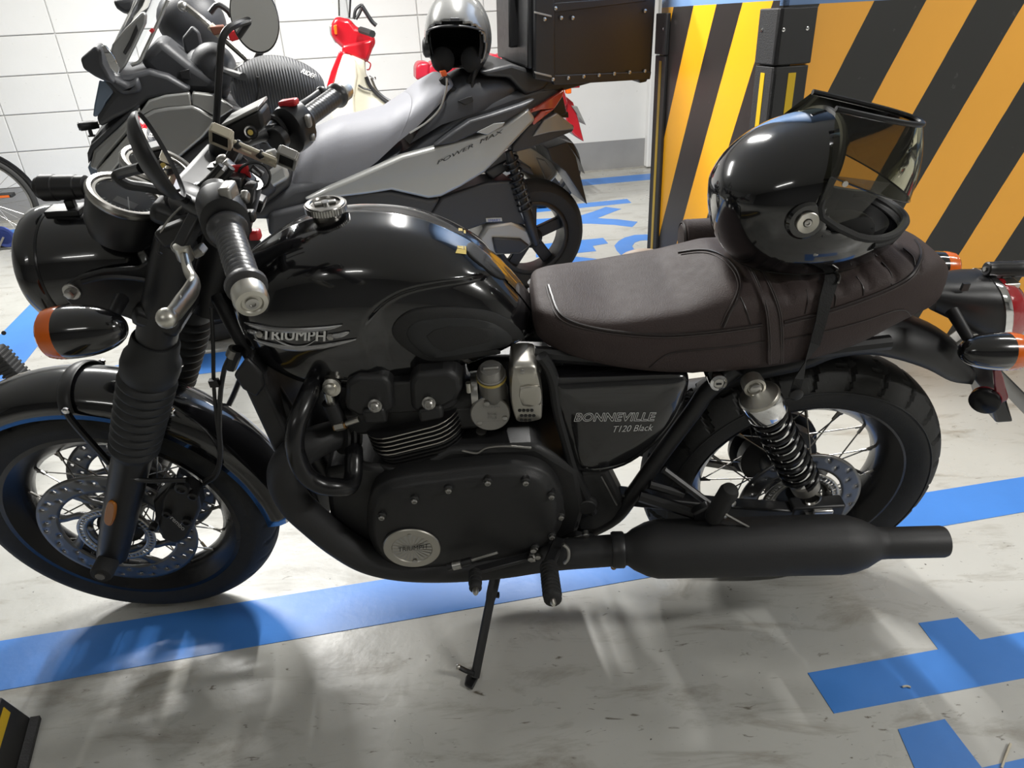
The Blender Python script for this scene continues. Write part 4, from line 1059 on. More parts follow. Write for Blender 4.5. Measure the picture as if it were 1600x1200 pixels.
# round badge
ap = onT(644, 855, 0, CVB); an = V((0, -1, .0))
bd = empty('engine_badge', None, bike)
MB().lathe([(.056, -.02), (.056, .004), (.0545, .006), (.052, .006), (.040, .0065), (.0385, .0045), (0, .0045)], V((ap.x, -.196, ap.z)), an, 56).build('badge_plate', 'brushed', bd)
MB().lathe([(.0578, -.02), (.0578, .003), (.056, .0035)], V((ap.x, -.196, ap.z)), an, 56, cap=False).build('badge_gasket', 'engine_black', bd)
sb = MB()
for k in range(24):
    a = 2*PI*k/24; sb.add([V((ap.x, -.2008, ap.z)), V((ap.x+.038*math.cos(a-.07), -.2008, ap.z+.038*math.sin(a-.07))), V((ap.x+.038*math.cos(a+.07), -.2014, ap.z+.038*math.sin(a+.07)))], [(0, 1, 2)])
sb.build('badge_sunburst', 'steel', bd, ang=0)
bb = MB().add([V((ap.x-.1, -.2025, ap.z-.1)), V((ap.x+.1, -.2025, ap.z-.1)), V((ap.x+.1, -.2025, ap.z+.1)), V((ap.x-.1, -.2025, ap.z+.1))], [(0, 1, 2, 3)]).bvh()
decal_text('TRIUMPH', BK, bb, (622, 862), (667, 857), (0, -6.5), 'badge_lettering', 'black_print', bd, lift=.0005)
for px, py in ((640, 837), (648, 877)):
    p = L(px, py, -.2025); MB().lathe([(.0045, 0), (.0045, .0015), (.003, .002)], p, an, 12).build('badge_screw', 'steel', bd)
# ---- barrels and fins
x0, x1 = L(560, 650, -.13).x, L(716, 650, -.13).x
cxm = (x0+x1)/2+.002; hw = (x1-x0)/2
def fin_ring(cx, z, hx, hy, r, n=6, tl=0):
    out = []
    for sx, sy, a0 in ((1, 1, 0), (-1, 1, 90), (-1, -1, 180), (1, -1, 270)):
        for k in range(n+1):
            a = math.radians(a0+90*k/n); px_ = sx*(hx-r)+r*math.cos(a); out.append(V((cx+px_, sy*(hy-r)+r*math.sin(a), z+px_*tl)))
    return out
tilt = Matrix.Rotation(math.radians(0), 4, 'Y')
MB().loft([fin_ring(cxm, z, hw*.80, .125, .05) for z in (.52, .70)]).build('cylinder_block', 'engine_black', en)
zt = L(622, 677, -.15).z; TLT = .25
print('fin z', zt, 'x', x0, x1)
for k in range(9):
    z = zt-.0098*k; sc = 1.0-.012*max(0, k-4); hx = hw*sc; hy = .152*sc-(.004 if k > 4 else 0)
    MB().loft([fin_ring(cxm+.004*k*.3, z+dz, hx, hy, .05, 6, TLT) for dz in (0, .0036)]).build('cooling_fin', 'engine_black', en)
    if k < 5: MB().loft([fin_ring(cxm+.004*k*.3, z+dz, hx*1.004, hy*1.004, .05, 6, TLT) for dz in (.0008, .0032)], cap=False).build('fin_edge', 'fin_edge', en)
MB().loft([fin_ring(cxm, z, hw*.98, .150, .05) for z in (.500, .535)]).build('cylinder_base', 'engine_black', en, bev=.004)
# number plate on the barrel foot
npb = [L(*q, -.156) for q in ((620, 740), (670, 735), (662, 746), (632, 749))]
MB().prism(npb, (0, .004, 0)).build('capacity_plate', 'white_print', en)
nb = MB().prism([L(*q, -.1565) for q in ((610, 735), (680, 730), (670, 752), (620, 755))], (0, .0003, 0)).bvh()
decal_text('1200', BK, nb, (635, 748), (656, 746), (0, -6), 'capacity_number', 'black_print', en, lift=.001)
decal_text('BONNEVILLE', BK, nb, (628, 741), (665, 738), (0, -2.5), 'capacity_name', 'black_print', en, lift=.001)
# ---- head and cam cover
MB().loft([fin_ring(cxm+.012, z, hw*1.0*s, .140*s, .045) for z, s in ((.655, .96), (.70, 1.0), (.725, .98))]).build('cylinder_head', 'engine_black', en, bev=.004)
for a, b in (((542, 612), (604, 668)), ((662, 602), (722, 655))):
    pass
hd = [(538, 640), (540, 600), (560, 588), (600, 590), (612, 600), (616, 640), (600, 652), (560, 652)]
MB().prism([V((p.x, -.152, p.z)) for p in PL(hd, -.152)], (0, .12, 0)).build('cam_housing', 'engine_black', en, bev=.010)
hd2 = [(640, 600), (648, 585), (700, 580), (718, 590), (722, 610), (712, 628), (690, 640), (655, 648), (642, 640)]
MB().prism([V((p.x, -.152, p.z)) for p in PL(hd2, -.152)], (0, .12, 0)).build('cam_housing', 'engine_black', en, bev=.010)
for pts in ([(565, 642), (600, 640), (606, 662), (568, 664)], [(652, 642), (690, 636), (694, 655), (656, 662)]):
    MB().prism([V((p.x, -.160, p.z)) for p in PL(pts, -.16)], (0, .05, 0)).build('head_bolt_lug', 'engine_black', en, bev=.006)
for q in ((586, 634), (670, 630)):
    p = L(*q, -.158); MB().lathe([(.012, -.004), (.012, .001), (.0085, .002), (.0085, .011), (.006, .013), (.004, .013), (.004, .010), (0, .010)], p, (0, -1, .35), 12).build('head_bolt', 'bolt', en)
p = L(518, 606, -.145); MB().lathe([(.016, -.006), (.016, .0), (.010, .002), (.010, .010), (.007, .012), (0, .012)], p, (-.1, -1, .3), 18).build('cam_bolt', 'lever_silver', en)
MB().cyl(L(512, 612, -.14), L(518, 632, -.14), .008, 12).build('sensor_stub', 'lever_silver', en)
MB().cyl(L(516, 628, -.14), L(530, 660, -.14), .015, 14).build('sensor_body', 'satin_black', en)
MB().cyl(L(522, 668, -.15), L(541, 664, -.15), .0065, 12).build('exhaust_stud', 'copper_bolt', en)
MB().cyl(L(541, 662, -.15), L(561, 655, -.15), .005, 12).build('exhaust_stud', 'lever_silver', en)
MB().cyl(L(524, 667, -.152), L(538, 664, -.152), .0085, 6).build('exhaust_nut', 'lever_silver', en)
MB().lathe([(.008, 0), (.013, .015), (.013, .05), (.010, .062)], L(629, 633, -.11), (.05, -.1, 1), 14).build('plug_cap', 'wood_red', en)
MB().box(L(660, 605, -.02), (.30, .20, .06)).build('head_top', 'engine_black', en, bev=.01)
# ---- intakes
it = empty('throttle_body', None, bike)
MB().cyl(V((L(722, 625, -.10).x-.02, -.09, L(722, 625, -.10).z)), V((L(745, 620, -.10).x, -.09, L(745, 620, -.10).z)), .030, 20).build('intake_rubber', 'rubber', it)
MB().cyl(V((L(738, 625, -.10).x, -.09, .665)), V((L(738, 625, -.10).x+.012, -.09, .665)), .034, 24).build('hose_clamp', 'steel', it)
MB().lathe([(.005, 0), (.005, .02)], L(733, 612, -.125), (0, 0, 1), 8).build('clamp_screw', 'lever_silver', it)
tc_ = L(766, 645, -.125)
MB().lathe([(.034, -.05), (.036, -.004), (.036, .003), (.034, .005), (0, .0055)], tc_, (0, -1, .12), 32).build('body_cover', 'alu_grey', it)
for a in (100, 220, 340):
    q = tc_+V((.027*math.cos(math.radians(a)), -.006, .027*math.sin(math.radians(a)))); MB().lathe([(.005, 0), (.005, .002), (.0025, .003)], q, (0, -1, .12), 10).build('cover_screw', 'bolt', it)
tcb = MB().prism([tc_+V((x, -.0062, z)) for x, z in ((-.05, -.05), (.05, -.05), (.05, .05), (-.05, .05))], (0, .0002, 0)).bvh()
for tx, a, b, h in (('TRIUMPH', (754, 637), (781, 637), 3.5), ('BONN', (762, 649), (776, 649), 3), ('EVILLE', (762, 654), (776, 654), 3), ('AMAL CONCENTRIC', (751, 661), (784, 659), 3)):
    decal_text(tx, BK, tcb, a, b, (0, -h), 'cover_lettering', 'dim_print', it, lift=.0008)
t2 = L(768, 590, -.115)
MB().lathe([(.024, -.09), (.024, .0), (.026, .002), (.026, .010), (.0235, .011), (.0225, .020), (.018, .026), (.008, .027)], t2, (-.02, -.22, 1), 26).build('carb_top', 'alu_grey', it)
MB().lathe([(.0265, .001), (.0268, .008)], t2, (-.02, -.22, 1), 26, cap=False).build('carb_ring', 'badge_yellow', it)
MB().box(t2+V((0, -.008, .027)), (.028, .008, .006)).build('carb_slot', 'alu_grey', it, bev=.002)
MB().prism([L(*q, -.10) for q in ((742, 625), (752, 608), (786, 608), (795, 628), (790, 660), (744, 660))], (0, .05, 0)).build('body_casting', 'alu_grey', it, bev=.006)
for q, h in (((752, 672), .05), ((776, 675), .06)): MB().cyl(L(*q, -.10), L(q[0], q[1]+26, -.10), .010, 12).build('drain_pipe', 'alu_grey', it)
ac = empty('intake_cover', None, bike)
ao = [(799, 580), (806, 571), (835, 571), (842, 585), (848, 615), (848, 650), (842, 660), (812, 663), (803, 652), (797, 620)]
ap2 = smooth_path([V((p.x, 0, p.z)) for p in PL(ao, -.145)], 3, True); c3 = sum(ap2, V((0, 0, 0)))/len(ap2)
am, _ = dome('cover_shell', ap2, c3, .08, ((1.0, 0), (1.0, .052), (.97, .060), (.90, .065), (.6, .068), (.05, .069)), 'brushed', ac); AB = am.bvh()
pad([(812, 604), (838, 602), (844, 606), (845, 628), (838, 632), (816, 632)], 'cover_press', 'brushed', ac, AB, .004, n=2)
for r_, n_, y_ in ((0, 4, 641), (1, 4, 649), (2, 3, 656)):
    for k in range(n_):
        p = onT(812+6.3*k+3*(r_ == 1)+3*(r_ == 2), y_, .0004, AB); MB().lathe([(.0032, -.002), (.0032, .0008)], p, (0, -1, 0), 10).build('vent_hole', 'black_print', ac)
MB().lathe([(.0045, 0), (.0045, .003), (.002, .004)], onT(816, 580, 0, AB), (0, -1, .2), 10).build('cover_screw', 'bolt', ac)
for q in ((836, 572), (840, 578)): MB().sphere(L(*q, -.12), .007, 10, 8).build('cover_clip', 'alu_grey', ac)
MB().prism(PL([(728, 560), (880, 556), (885, 650), (850, 668), (800, 655), (735, 650)], .0), (0, .12, 0)).build('airbox', 'engine_black', bike, bev=.01)
# ---- sprocket cover, lower cases
MB().prism(PL([(885, 770), (905, 740), (950, 735), (978, 790), (950, 830), (905, 830), (890, 800)], -.13), (0, .06, 0)).build('sprocket_cover', 'engine_black', en, bev=.008)
for q, r in (((916, 786), .019), ((891, 811), .017)):
    p = L(*q, -.13); MB().lathe([(r*1.15, 0), (r*1.15, .006), (r, .008), (r, .012), (r*.9, .014)], p, (0, -1, 0), 22).build('case_plug', 'engine_black', en)
MB().tube(PL([(939, 744), (964, 789)], -.136), .0018, 6).build('case_edge', 'steel', en)
MB().tube(smooth_path(PL([(722, 704), (745, 708), (760, 700), (790, 697), (830, 700)], -.148), 4), .0022, 6).build('gasket_edge', 'alu_grey', en)
# ---- exhaust
hp_ = [(556, 672, -.085), (528, 678, -.105), (495, 690, -.130), (465, 707, -.147), (447, 730, -.155), (446, 756, -.16), (462, 786, -.163), (492, 815, -.165), (530, 846, -.167), (575, 872, -.168), (630, 884, -.170), (700, 886, -.175), (780, 880, -.180), (860, 868, -.188), (930, 862, -.196), (985, 858, -.205)]
for sy in (-1, 1):
    ex = empty('exhaust', None, bike)
    P = [L(a, b, c_) for a, b, c_ in hp_]; P = [V((p.x, p.y if sy < 0 else -p.y, p.z)) for p in P]
    P = smooth_path(P, 6); n = len(P); rr = [.0275+.004*sstep((i/n-.05)/.15) for i in range(n)]
    MB().tube(P, rr, 20).build('header_pipe', 'pipe_black', ex)
    f0 = V((P[0].x, P[0].y, P[0].z)); fd_ = (P[3]-P[0]).normalized()
    pr_ = []
    for k in range(3): pr_ += [(.032, .004+.012*k), (.040, .006+.012*k), (.040, .011+.012*k), (.032, .013+.012*k)]
    MB().lathe(pr_, f0, fd_, 22).build('header_collar', 'engine_black', ex)
    m0, m1 = L(965, 859, -.205), L(1476, 846, -.250)
    m0 = V((m0.x, sy*.205, m0.z)); m1 = V((m1.x, sy*.250, m1.z)); ml = (m1-m0).length
    MB().lathe([(.030, -.01), (.031, .018), (.040, .030), (.052, .055), (.057, .075), (.0575, .20), (.0575, ml*.80-.075), (.054, ml*.80-.050), (.046, ml*.80-.026), (.036, ml*.80-.008), (.031, ml*.80+.002), (.030, ml*.80+.015), (.030, ml-.006), (.028, ml), (.024, ml), (.024, ml-.06)], m0, m1-m0, 36, cap=False).build('silencer', 'pipe_black', ex, ang=50)
    MB().lathe([(.034, 0), (.036, .003), (.036, .022), (.034, .025)], m0-(m1-m0).normalized()*.012, m1-m0, 24).build('pipe_clamp', 'satin_black', ex)
    q = L(959, 882, -.205); MB().lathe([(.006, 0), (.006, .010)], V((q.x, sy*.205, q.z)), (0, 0, -1), 10).build('clamp_bolt', 'copper_bolt', ex)
# ---- engine guard bar
for sy in (-1, 1):
    gb = [(492, 596, -.12), (484, 612, -.150), (474, 635, -.178), (464, 660, -.20), (460, 690, -.215), (464, 715, -.22), (478, 742, -.22), (500, 757, -.22), (525, 761, -.215), (545, 760, -.20), (552, 742, -.175), (553, 715, -.15), (553, 702, -.13)]
    P = [L(a, b, c_) for a, b, c_ in gb]; P = [V((p.x, p.y if sy < 0 else -p.y, p.z)) for p in P]
    MB().tube(smooth_path(P, 5), .0165, 14).build('engine_guard', 'plastic_gloss', bike)
# ---- horn / regulator under the radiator
MB().prism(PL([(490, 775), (510, 770), (520, 790), (505, 800)], -.08), (0, .16, 0)).build('oil_cooler', 'engine_black', bike, bev=.006)
# ---- foot controls
def peg(a, b, r, nm, tip, mt='rubber'):
    a, b = V(a), V(b); e = empty(nm, None, bike); ln = (b-a).length
    pr_ = [(r*.75, 0), (r, .004)]
    n_ = int((ln-.01)/.011)
    for k in range(n_): z0 = .008+k*.011; pr_ += [(r*1.04, z0), (r*1.04, z0+.0055), (r*.93, z0+.006), (r*.93, z0+.0105)]
    pr_ += [(r*.98, ln-.004), (r*.7, ln)]
    MB().lathe(pr_, a, b-a, 16).build('peg_rubber', mt, e, ang=50)
    MB().lathe([(tip, 0), (tip, .008), (tip*.6, .013)], b, b-a, 12).build('peg_tip', 'lever_silver', e)
    return e
for sy in (-1, 1):
    pa, pb = L(857, 883, -.265), L(864, 938, -.365)
    e = peg(V((pa.x, sy*.265, pa.z)), V((pb.x, sy*.365, pb.z)), .0165, 'rider_footpeg', .005)
    q = L(875, 850, -.20); MB().bar(V((q.x, sy*.19, q.z)), V((pa.x, sy*.265, pa.z)), .022, .014).build('peg_hinge', 'satin_black', e, bev=.003)
    if sy < 0: MB().tube(smooth_path(PL([(880, 850), (888, 858), (888, 872), (882, 880)], -.225), 4), .0035, 8).build('peg_spring', 'steel', e)
    h = [L(*q, -.15) for q in ((860, 850), (900, 830), (930, 836), (925, 860), (880, 872))]
    MB().prism([V((p.x, sy*.145, p.z)) for p in h], (0, sy*.03, 0)).build('peg_plate', 'satin_black', e, bev=.004)
e = peg(L(742, 893, -.235), L(743, 921, -.285), .0125, 'gear_lever', .006)
MB().bar(L(835, 868, -.20), L(742, 892, -.235), .016, .009).build('lever_arm', 'satin_black', e, bev=.002)
MB().cyl(L(836, 870, -.205), L(828, 871, -.205), .010, 14).build('lever_boss', 'steel', e)
for q in ((829, 871), (840, 868), (833, 858)): MB().lathe([(.006, 0), (.006, .006), (.004, .007)], L(*q, -.21), (0, -1, 0), 10).build('lever_bolt', 'bolt', e)
lr = empty('shift_linkage', None, bike)
MB().tube(PL([(735, 876), (778, 863)], -.22), .003, 8).build('rod', 'steel', lr)
MB().tube(PL([(700, 886), (737, 876)], -.22), .0075, 10).build('sleeve', 'satin_black', lr)
MB().cyl(L(708, 884, -.222), L(721, 881, -.222), .009, 12).build('collar', 'steel', lr)
MB().tube(PL([(886, 846), (912, 836)], -.17), .0035, 8).build('brake_rod', 'steel', lr)
for q in ((886, 846), (915, 834)): MB().lathe([(.007, -.004), (.007, .006), (.005, .007)], L(*q, -.175), (0, -1, 0), 12).build('rod_end', 'steel', lr)
# ---- side stand
ss = empty('side_stand', None, bike)
ft = BK.I @ G(742, 1058, .012); tp = L(775, 893, -.14)
ssp = [tp+V((.01, .02, .04)), tp, tp*.75+ft*.25+V((.0, 0, .0)), tp*.4+ft*.6, ft]
MB().tube(smooth_path([L(776, 892, -.14), tp*.72+ft*.28, tp*.4+ft*.6, ft], 5), [.012]*5+[.010]*11, 10).build('stand_leg', 'satin_black', ss)
foot = [BK.I @ G(*q, .002) for q in ((726, 1072), (738, 1079), (748, 1060), (748, 1044), (740, 1042), (728, 1060))]
MB().prism(foot, (0, 0, .008)).build('stand_foot', 'satin_black', ss, bev=.002)
P = [ft+V((0, 0, .012)), BK.I @ G(728, 1048, .025), BK.I @ G(716, 1042, .035)]
MB().tube(smooth_path(P, 4), .0055, 8).build('stand_tang', 'satin_black', ss)
MB().sphere(P[-1], .006, 10, 8).build('tang_tip', 'lever_silver', ss)
MB().tube(smooth_path(PL([(782, 898), (776, 912), (773, 926)], -.15), 6), .004, 8).build('stand_spring', 'steel', ss)
MB().bar(L(768, 928, -.17), L(780, 930, -.17), .012, .006).build('stand_hook', 'satin_black', ss)
# ---- rear wheel
rear = empty('rear_wheel', Matrix.Translation(RW), bike)
tyre_mesh(.321, .074, .228, groove_rear, 416, 56, .009).build('tyre', 'tyre', rear, ang=28)
for sy in (-1, 1): MB().tube([V((.276*math.cos(t), sy*.0735, .276*math.sin(t))) for t in [2*PI*k/72 for k in range(72)]], .0016, 6, closed=True).build('sidewall_bead', 'gaiter', rear)
rim_mesh(.233, .060).build('rim', 'plastic_gloss', rear)
MB().lathe([(.018, -.09), (.02, -.065), (.058, -.062), (.060, -.050), (.040, -.044), (.036, 0), (.046, .03), (.085, .04), (.088, .06), (.06, .065), (.018, .07), (.018, .10)], (0, 0, 0), YAX, 32).build('hub', 'satin_black', rear)
spoke_set(rear, RW, .192, .056, .052, .014, 32)
dr = empty('rear_brake_disc', Matrix.Translation(RW+V((0, -.085, 0))), bike)
drilled_disc(.088, .128, 104, 6, lambda i, j: (j == 2 and i % 8 == 0) or (j == 4 and i % 8 == 4)).build('friction_ring', 'disc_steel', dr, solid=.005, ang=30)
for k in range(6):
    a = 2*PI*k/6
    def pt(r, da): return V((r*math.cos(a+da), 0, r*math.sin(a+da)))
    MB().add([pt(.06, -.18), pt(.06, .18), pt(.09, .30), pt(.09, .05)], [(0, 1, 2, 3)]).build('carrier_arm', 'disc_steel', dr, solid=.005, ang=30)
drilled_disc(.05, .066, 48, 1).build('carrier_ring', 'disc_steel', dr, solid=.005)
ab = drilled_disc(.062, .082, 96, 3, lambda i, j: j == 1 and i % 2 == 0).build('sensor_ring', 'steel', dr, solid=.002); ab.location = (0, -.008, 0)
for k in range(5):
    a = 2*PI*k/5+.5; MB().lathe([(.006, 0), (.006, .004), (.003, .005)], (.058*math.cos(a), -.012, .058*math.sin(a)), (0, -1, 0), 8).build('bolt', 'bolt', dr)
# rear caliper hangs under the swingarm
MB().prism([V((RW.x+x, -.105, RW.z+z)) for x, z in ((-.16, -.04), (-.07, -.03), (-.07, -.10), (-.12, -.13), (-.17, -.10))], (0, .05, 0)).build('rear_caliper', 'engine_black', bike, bev=.006)
# ---- swingarm
sw_ = empty('swingarm', None, bike)
for sy in (-1, 1):
    P = [V((.245, sy*.10, .40)), V((.40, sy*.112, .375)), V((.56, sy*.118, .345)), V((.70, sy*.120, .322))]
    mb = MB()
    for a, b in zip(P, P[1:]): pass
    mb.tube(smooth_path(P, 4), .021, 4, flat=1.0, up=(0, 1, 1)); mb.build('arm', 'satin_black', sw_, ang=30, bev=.004)
    MB().box((.745, sy*.120, .321), (.11, .034, .055)).build('axle_slot_end', 'satin_black', sw_, bev=.005)
    MB().lathe([(.017, 0), (.017, .006), (.012, .007), (.012, .016), (.008, .018)], (.725, sy*.137, .321), (0, sy, 0), 6).build('axle_nut', 'bolt', sw_)
    q = L(1283, 806, -.14); MB().box(V((q.x, sy*.138, q.z)), (.042, .014, .038)).build('chain_adjuster', 'steel', sw_, bev=.003)
    MB().lathe([(.008, 0), (.008, .003), (.004, .004)], V((q.x+.002, sy*.146, q.z-.002)), (0, sy, 0), 14).build('adjuster_eye', 'dark_chrome', sw_)
    # pillion peg bracket struts
    a, b = L(1038, 737, -.135), L(1112, 790, -.17)
    MB().tube([V((a.x, sy*.13, a.z)), V((b.x, sy*.17, b.z))], .008, 8).build('exhaust_strut', 'satin_black', sw_)
    a, b = L(1000, 775, -.14), L(1095, 805, -.18)
    MB().tube([V((a.x, sy*.14, a.z)), V((b.x, sy*.18, b.z))], .012, 8).build('exhaust_strut', 'satin_black', sw_)
    a, b = L(1015, 757, -.138), L(1068, 772, -.15)
    MB().tube([V((a.x, sy*.138, a.z)), V((b.x, sy*.15, b.z))], .009, 8).build('exhaust_strut', 'satin_black', sw_)
    br = [L(*q, -.18) for q in ((1080, 795), (1105, 783), (1128, 800), (1122, 832), (1098, 834), (1085, 815))]
    MB().prism([V((p.x, sy*.175, p.z)) for p in br], (0, sy*.02, 0)).build('peg_bracket', 'satin_black', sw_, bev=.004)
    pp = empty('pillion_peg', None, bike); a, b = L(1112, 812, -.20), L(1143, 762, -.215)
    a, b = V((a.x, sy*.20, a.z)), V((b.x, sy*.215, b.z))
    MB().lathe([(.012, 0), (.017, .008), (.018, .02), (.018, (b-a).length-.012), (.014, (b-a).length-.003), (.006, (b-a).length)], a, b-a, 18).build('peg_rubber', 'rubber', pp)
    for t in (.28, .66):
        c = a+(b-a)*t+V((.012, sy*.012, 0)); MB().lathe([(.006, 0), (.006, .003), (.003, .004)], c, V((.6, sy, .2)), 10).build('peg_bolt', 'bolt', pp)
    if sy < 0: MB().tube(PL([(1133, 803), (1187, 833)], -.222), [.0022, .0022], 8).build('peg_feeler', 'steel', pp)
    for q in ((1094, 822), (1102, 821), (1120, 826)): p = L(*q, -.20); MB().lathe([(.006, 0), (.006, .004), (.003, .005)], V((p.x, sy*.196, p.z)), (0, sy, 0), 10).build('bracket_bolt', 'bolt', sw_)
# chain side on the right
MB().bar(V((.24, .09, .44)), V((.70, .10, .40)), .022, .05, (0, 1, 0)).build('chain_guard', 'satin_black', bike, bev=.005)
for dz in (.062, -.062): MB().bar(V((.25, .085, .40+dz*.55)), V((.725, .085, .321+dz*1.45)), .010, .014).build('drive_chain', 'dark_chrome', bike)
MB().lathe([(.10, -.006), (.10, .006)], (.725, .085, .321), YAX, 40).build('rear_sprocket', 'satin_black', bike)
MB().prism(PL([(1165, 700), (1185, 668), (1215, 660), (1205, 700), (1180, 725)], .06), (0, .02, 0))
# ---- shocks
for sy in (-1, 1):
    sh = empty('shock_absorber', None, bike)
    a, b = L(1177, 601, -.152), L(1265, 773, -.158); a = V((a.x, sy*.152, a.z)); b = V((b.x, sy*.158, b.z)); d = (b-a); ln = d.length; d.normalize()
    MB().lathe([(.013, -.014), (.0185, -.013), (.0195, 0), (.0185, .010), (.0145, .012), (.012, .009), (.0, .009)], a, (0, sy, 0), 26).build('top_eye', 'brushed', sh)
    MB().lathe([(.010, .008), (.010, .014), (.007, .016), (0, .017)], a, (0, sy, 0), 14).build('top_bolt', 'steel', sh)
    MB().lathe([(.012, .012), (.022, .022), (.034, .026), (.036, .030), (.036, .034)], a, d, 32).build('top_cap', 'brushed', sh)
    MB().lathe([(.0365, .032), (.0375, .036), (.0375, .066), (.036, .070), (.030, .071)], a, d, 32).build('chrome_collar', 'chrome', sh)
    MB().lathe([(.0225, .06), (.0225, ln-.055), (.024, ln-.05), (.026, ln-.045), (.026, ln-.032), (.018, ln-.02)], a, d, 26).build('damper_body', 'chrome', sh)
    x_, y_, _ = basis(d); turns = 9.5; P = []
    for k in range(int(turns*22)+1):
        t = k/(turns*22); h = .074+(ln-.052-.074)*t; an_ = 2*PI*turns*t
        P.append(a+d*h+(x_*math.cos(an_)+y_*math.sin(an_))*.0305)
    MB().tube(P, .0047, 8).build('spring', 'plastic_gloss', sh)
    MB().lathe([(.024, ln-.050), (.027, ln-.046), (.027, ln-.024), (.020, ln-.018)], a, d, 24).build('lower_cup', 'alu_grey', sh)
    MB().lathe([(.012, -.014), (.019, -.013), (.020, 0), (.019, .012), (.014, .014), (.012, .011), (0, .011)], b, (0, sy, 0), 24).build('bottom_eye', 'dark_chrome', sh)
# ---- rear mudguard
rings = []
lowp = [V((.50, -.085, .62)), V((.57, -.085, .645)), V((.663, -.083, .664)), V((.716, -.08, .684)), V((.776, -.077, .686)), V((.837, -.072, .668)), V((.907, -.066, .636)), V((.968, -.058, .598)), V((1.02, -.05, .58))]
hts = [.045, .050, .055, .055, .055, .055, .058, .055, .035]
P = smooth_path(lowp, 4); H = smooth_vals(hts, 4)
for i, p in enumerate(P):
    t = (P[min(i+1, len(P)-1)]-P[max(i-1, 0)]); t.y = 0; t.normalize(); nrm = V((-t.z, 0, t.x)); w_ = -p.y; ring = []
    for k in range(13):
        q = -1+2*k/12; ring.append(V((p.x, w_*math.sin(q*1.5)/math.sin(1.5), p.z))+nrm*(H[i]*(math.cos(q*1.5)-math.cos(1.5))/(1-math.cos(1.5))))
    rings.append(ring)
mb = MB(); mb.loft(rings, False, False); mb.build('rear_mudguard', 'satin_black', bike, solid=.003, ang=50)
# ---- tail unit
tl = empty('tail_light', None, bike)
# housing: section rings from the seat to the lens
h0, h1 = L(1463, 470, 0), L(1566, 476, 0)
print('tail', h0, h1)
ax = V((1, 0, -.06)).normalized(); up = V((-.30, 0, .95)).normalized()
hc0 = V((.895, 0, .765)); hc1 = V((1.022, 0, .727))
def trg(c, w_, h, n=32, p=2.6):
    out = []
    for k in range(n):
        a = 2*PI*k/n; ca_, sa_ = math.cos(a), math.sin(a)
        out.append(c+V((0, 1, 0))*(w_*math.copysign(abs(ca_)**(2/p), ca_))+up*(h*math.copysign(abs(sa_)**(2/p), sa_)))
    return out
MB().loft([trg(hc0, .042, .030), trg(hc0*.6+hc1*.4, .052, .044), trg(hc0*.25+hc1*.75, .060, .060), trg(hc1, .064, .068)]).build('housing', 'satin_black', tl, ang=45)
MB().loft([trg(hc1-ax*.002, .0655, .0695), trg(hc1+ax*.010, .0665, .0705), trg(hc1+ax*.013, .064, .068)]).build('chrome_rim', 'chrome', tl, ang=45)
MB().loft([trg(hc1+ax*.012, .062, .066), trg(hc1+ax*.034, .061, .063), trg(hc1+ax*.048, .054, .054), trg(hc1+ax*.053, .03, .025)]).build('red_lens', 'red_lens', tl, ang=45)
MB().box(hc1+ax*.02+up*.058, (.05, .05, .010)).build('camera_bracket', 'lever_silver', tl, bev=.002)
actioncam(L(1574, 420, 0.0), (1, .0, -.05), .95, bike, 'rear_camera')
MB().tube(smooth_path(PL([(1550, 420), (1535, 435), (1522, 444), (1508, 445)], 0.0), 5), .0022, 6).build('camera_cable', 'satin_black', tl)
MB().box(L(1508, 448, -.04), (.012, .006, .014)).build('cable_clip', 'satin_black', tl)
# rear indicators
def rind(px, py, y, tipx, tipy):
    c = L(px, py, y); return indicator(c, (1, 0, -.08), V((c.x-.055, y*.45, c.z+.035)), 1 if y > 0 else -1, .033, .075)
rind(1566, 549, -.145, 0, 0)
rind(1466, 418, .15, 0, 0)
# number plate carrier, plate, reflectors
pc_ = empty('plate_carrier', None, bike)
ca_pts = [L(*q, -.02) for q in ((1505, 560), (1545, 545), (1560, 600), (1575, 650), (1548, 652), (1535, 610), (1515, 585))]
MB().prism([V((p.x, -.04, p.z)) for p in ca_pts], (0, .08, 0)).build('carrier_arm', 'satin_black', pc_, bev=.005)
q = L(1505, 535, -.05); MB().box(q, (.045, .03, .022), Matrix.Rotation(.7, 3, 'Y')).build('carrier_foot', 'alu_grey', pc_, bev=.004)
pt_ = [L(1560, 583, 0), L(1592, 640, 0)]; u_ = (pt_[1]-pt_[0]).normalized()
MB().prism([pt_[0]+V((.008, y, 0)) for y in (-.105,)]+[pt_[0]+V((.008, .105, 0)), pt_[1]+u_*.03+V((.008, .105, 0)), pt_[1]+u_*.03+V((.008, -.105, 0))], (.003, 0, .001)).build('licence_plate', 'plate_dark', pc_)
rr_ = [L(*q, -.06) for q in ((1549, 577), (1561, 577), (1569, 605), (1572, 618), (1566, 624), (1555, 622))]
MB().prism(smooth_path([V((p.x, -.062, p.z)) for p in rr_], 3, True), (0, -.006, 0)).build('red_side_reflector', 'red_reflector', pc_, bev=.002)
q = L(1540, 624, -.06)
MB().lathe([(.026, 0), (.027, .004), (.027, .010), (.023, .013), (0, .014)], q, (-.7, -.7, 0), 26).build('round_reflector', 'plastic_gloss', pc_)
MB().lathe([(.027, .0), (.027, -.004), (.022, -.007), (0, -.008)], q, (-.7, -.7, 0), 26).build('reflector_glass', 'red_reflector', pc_)
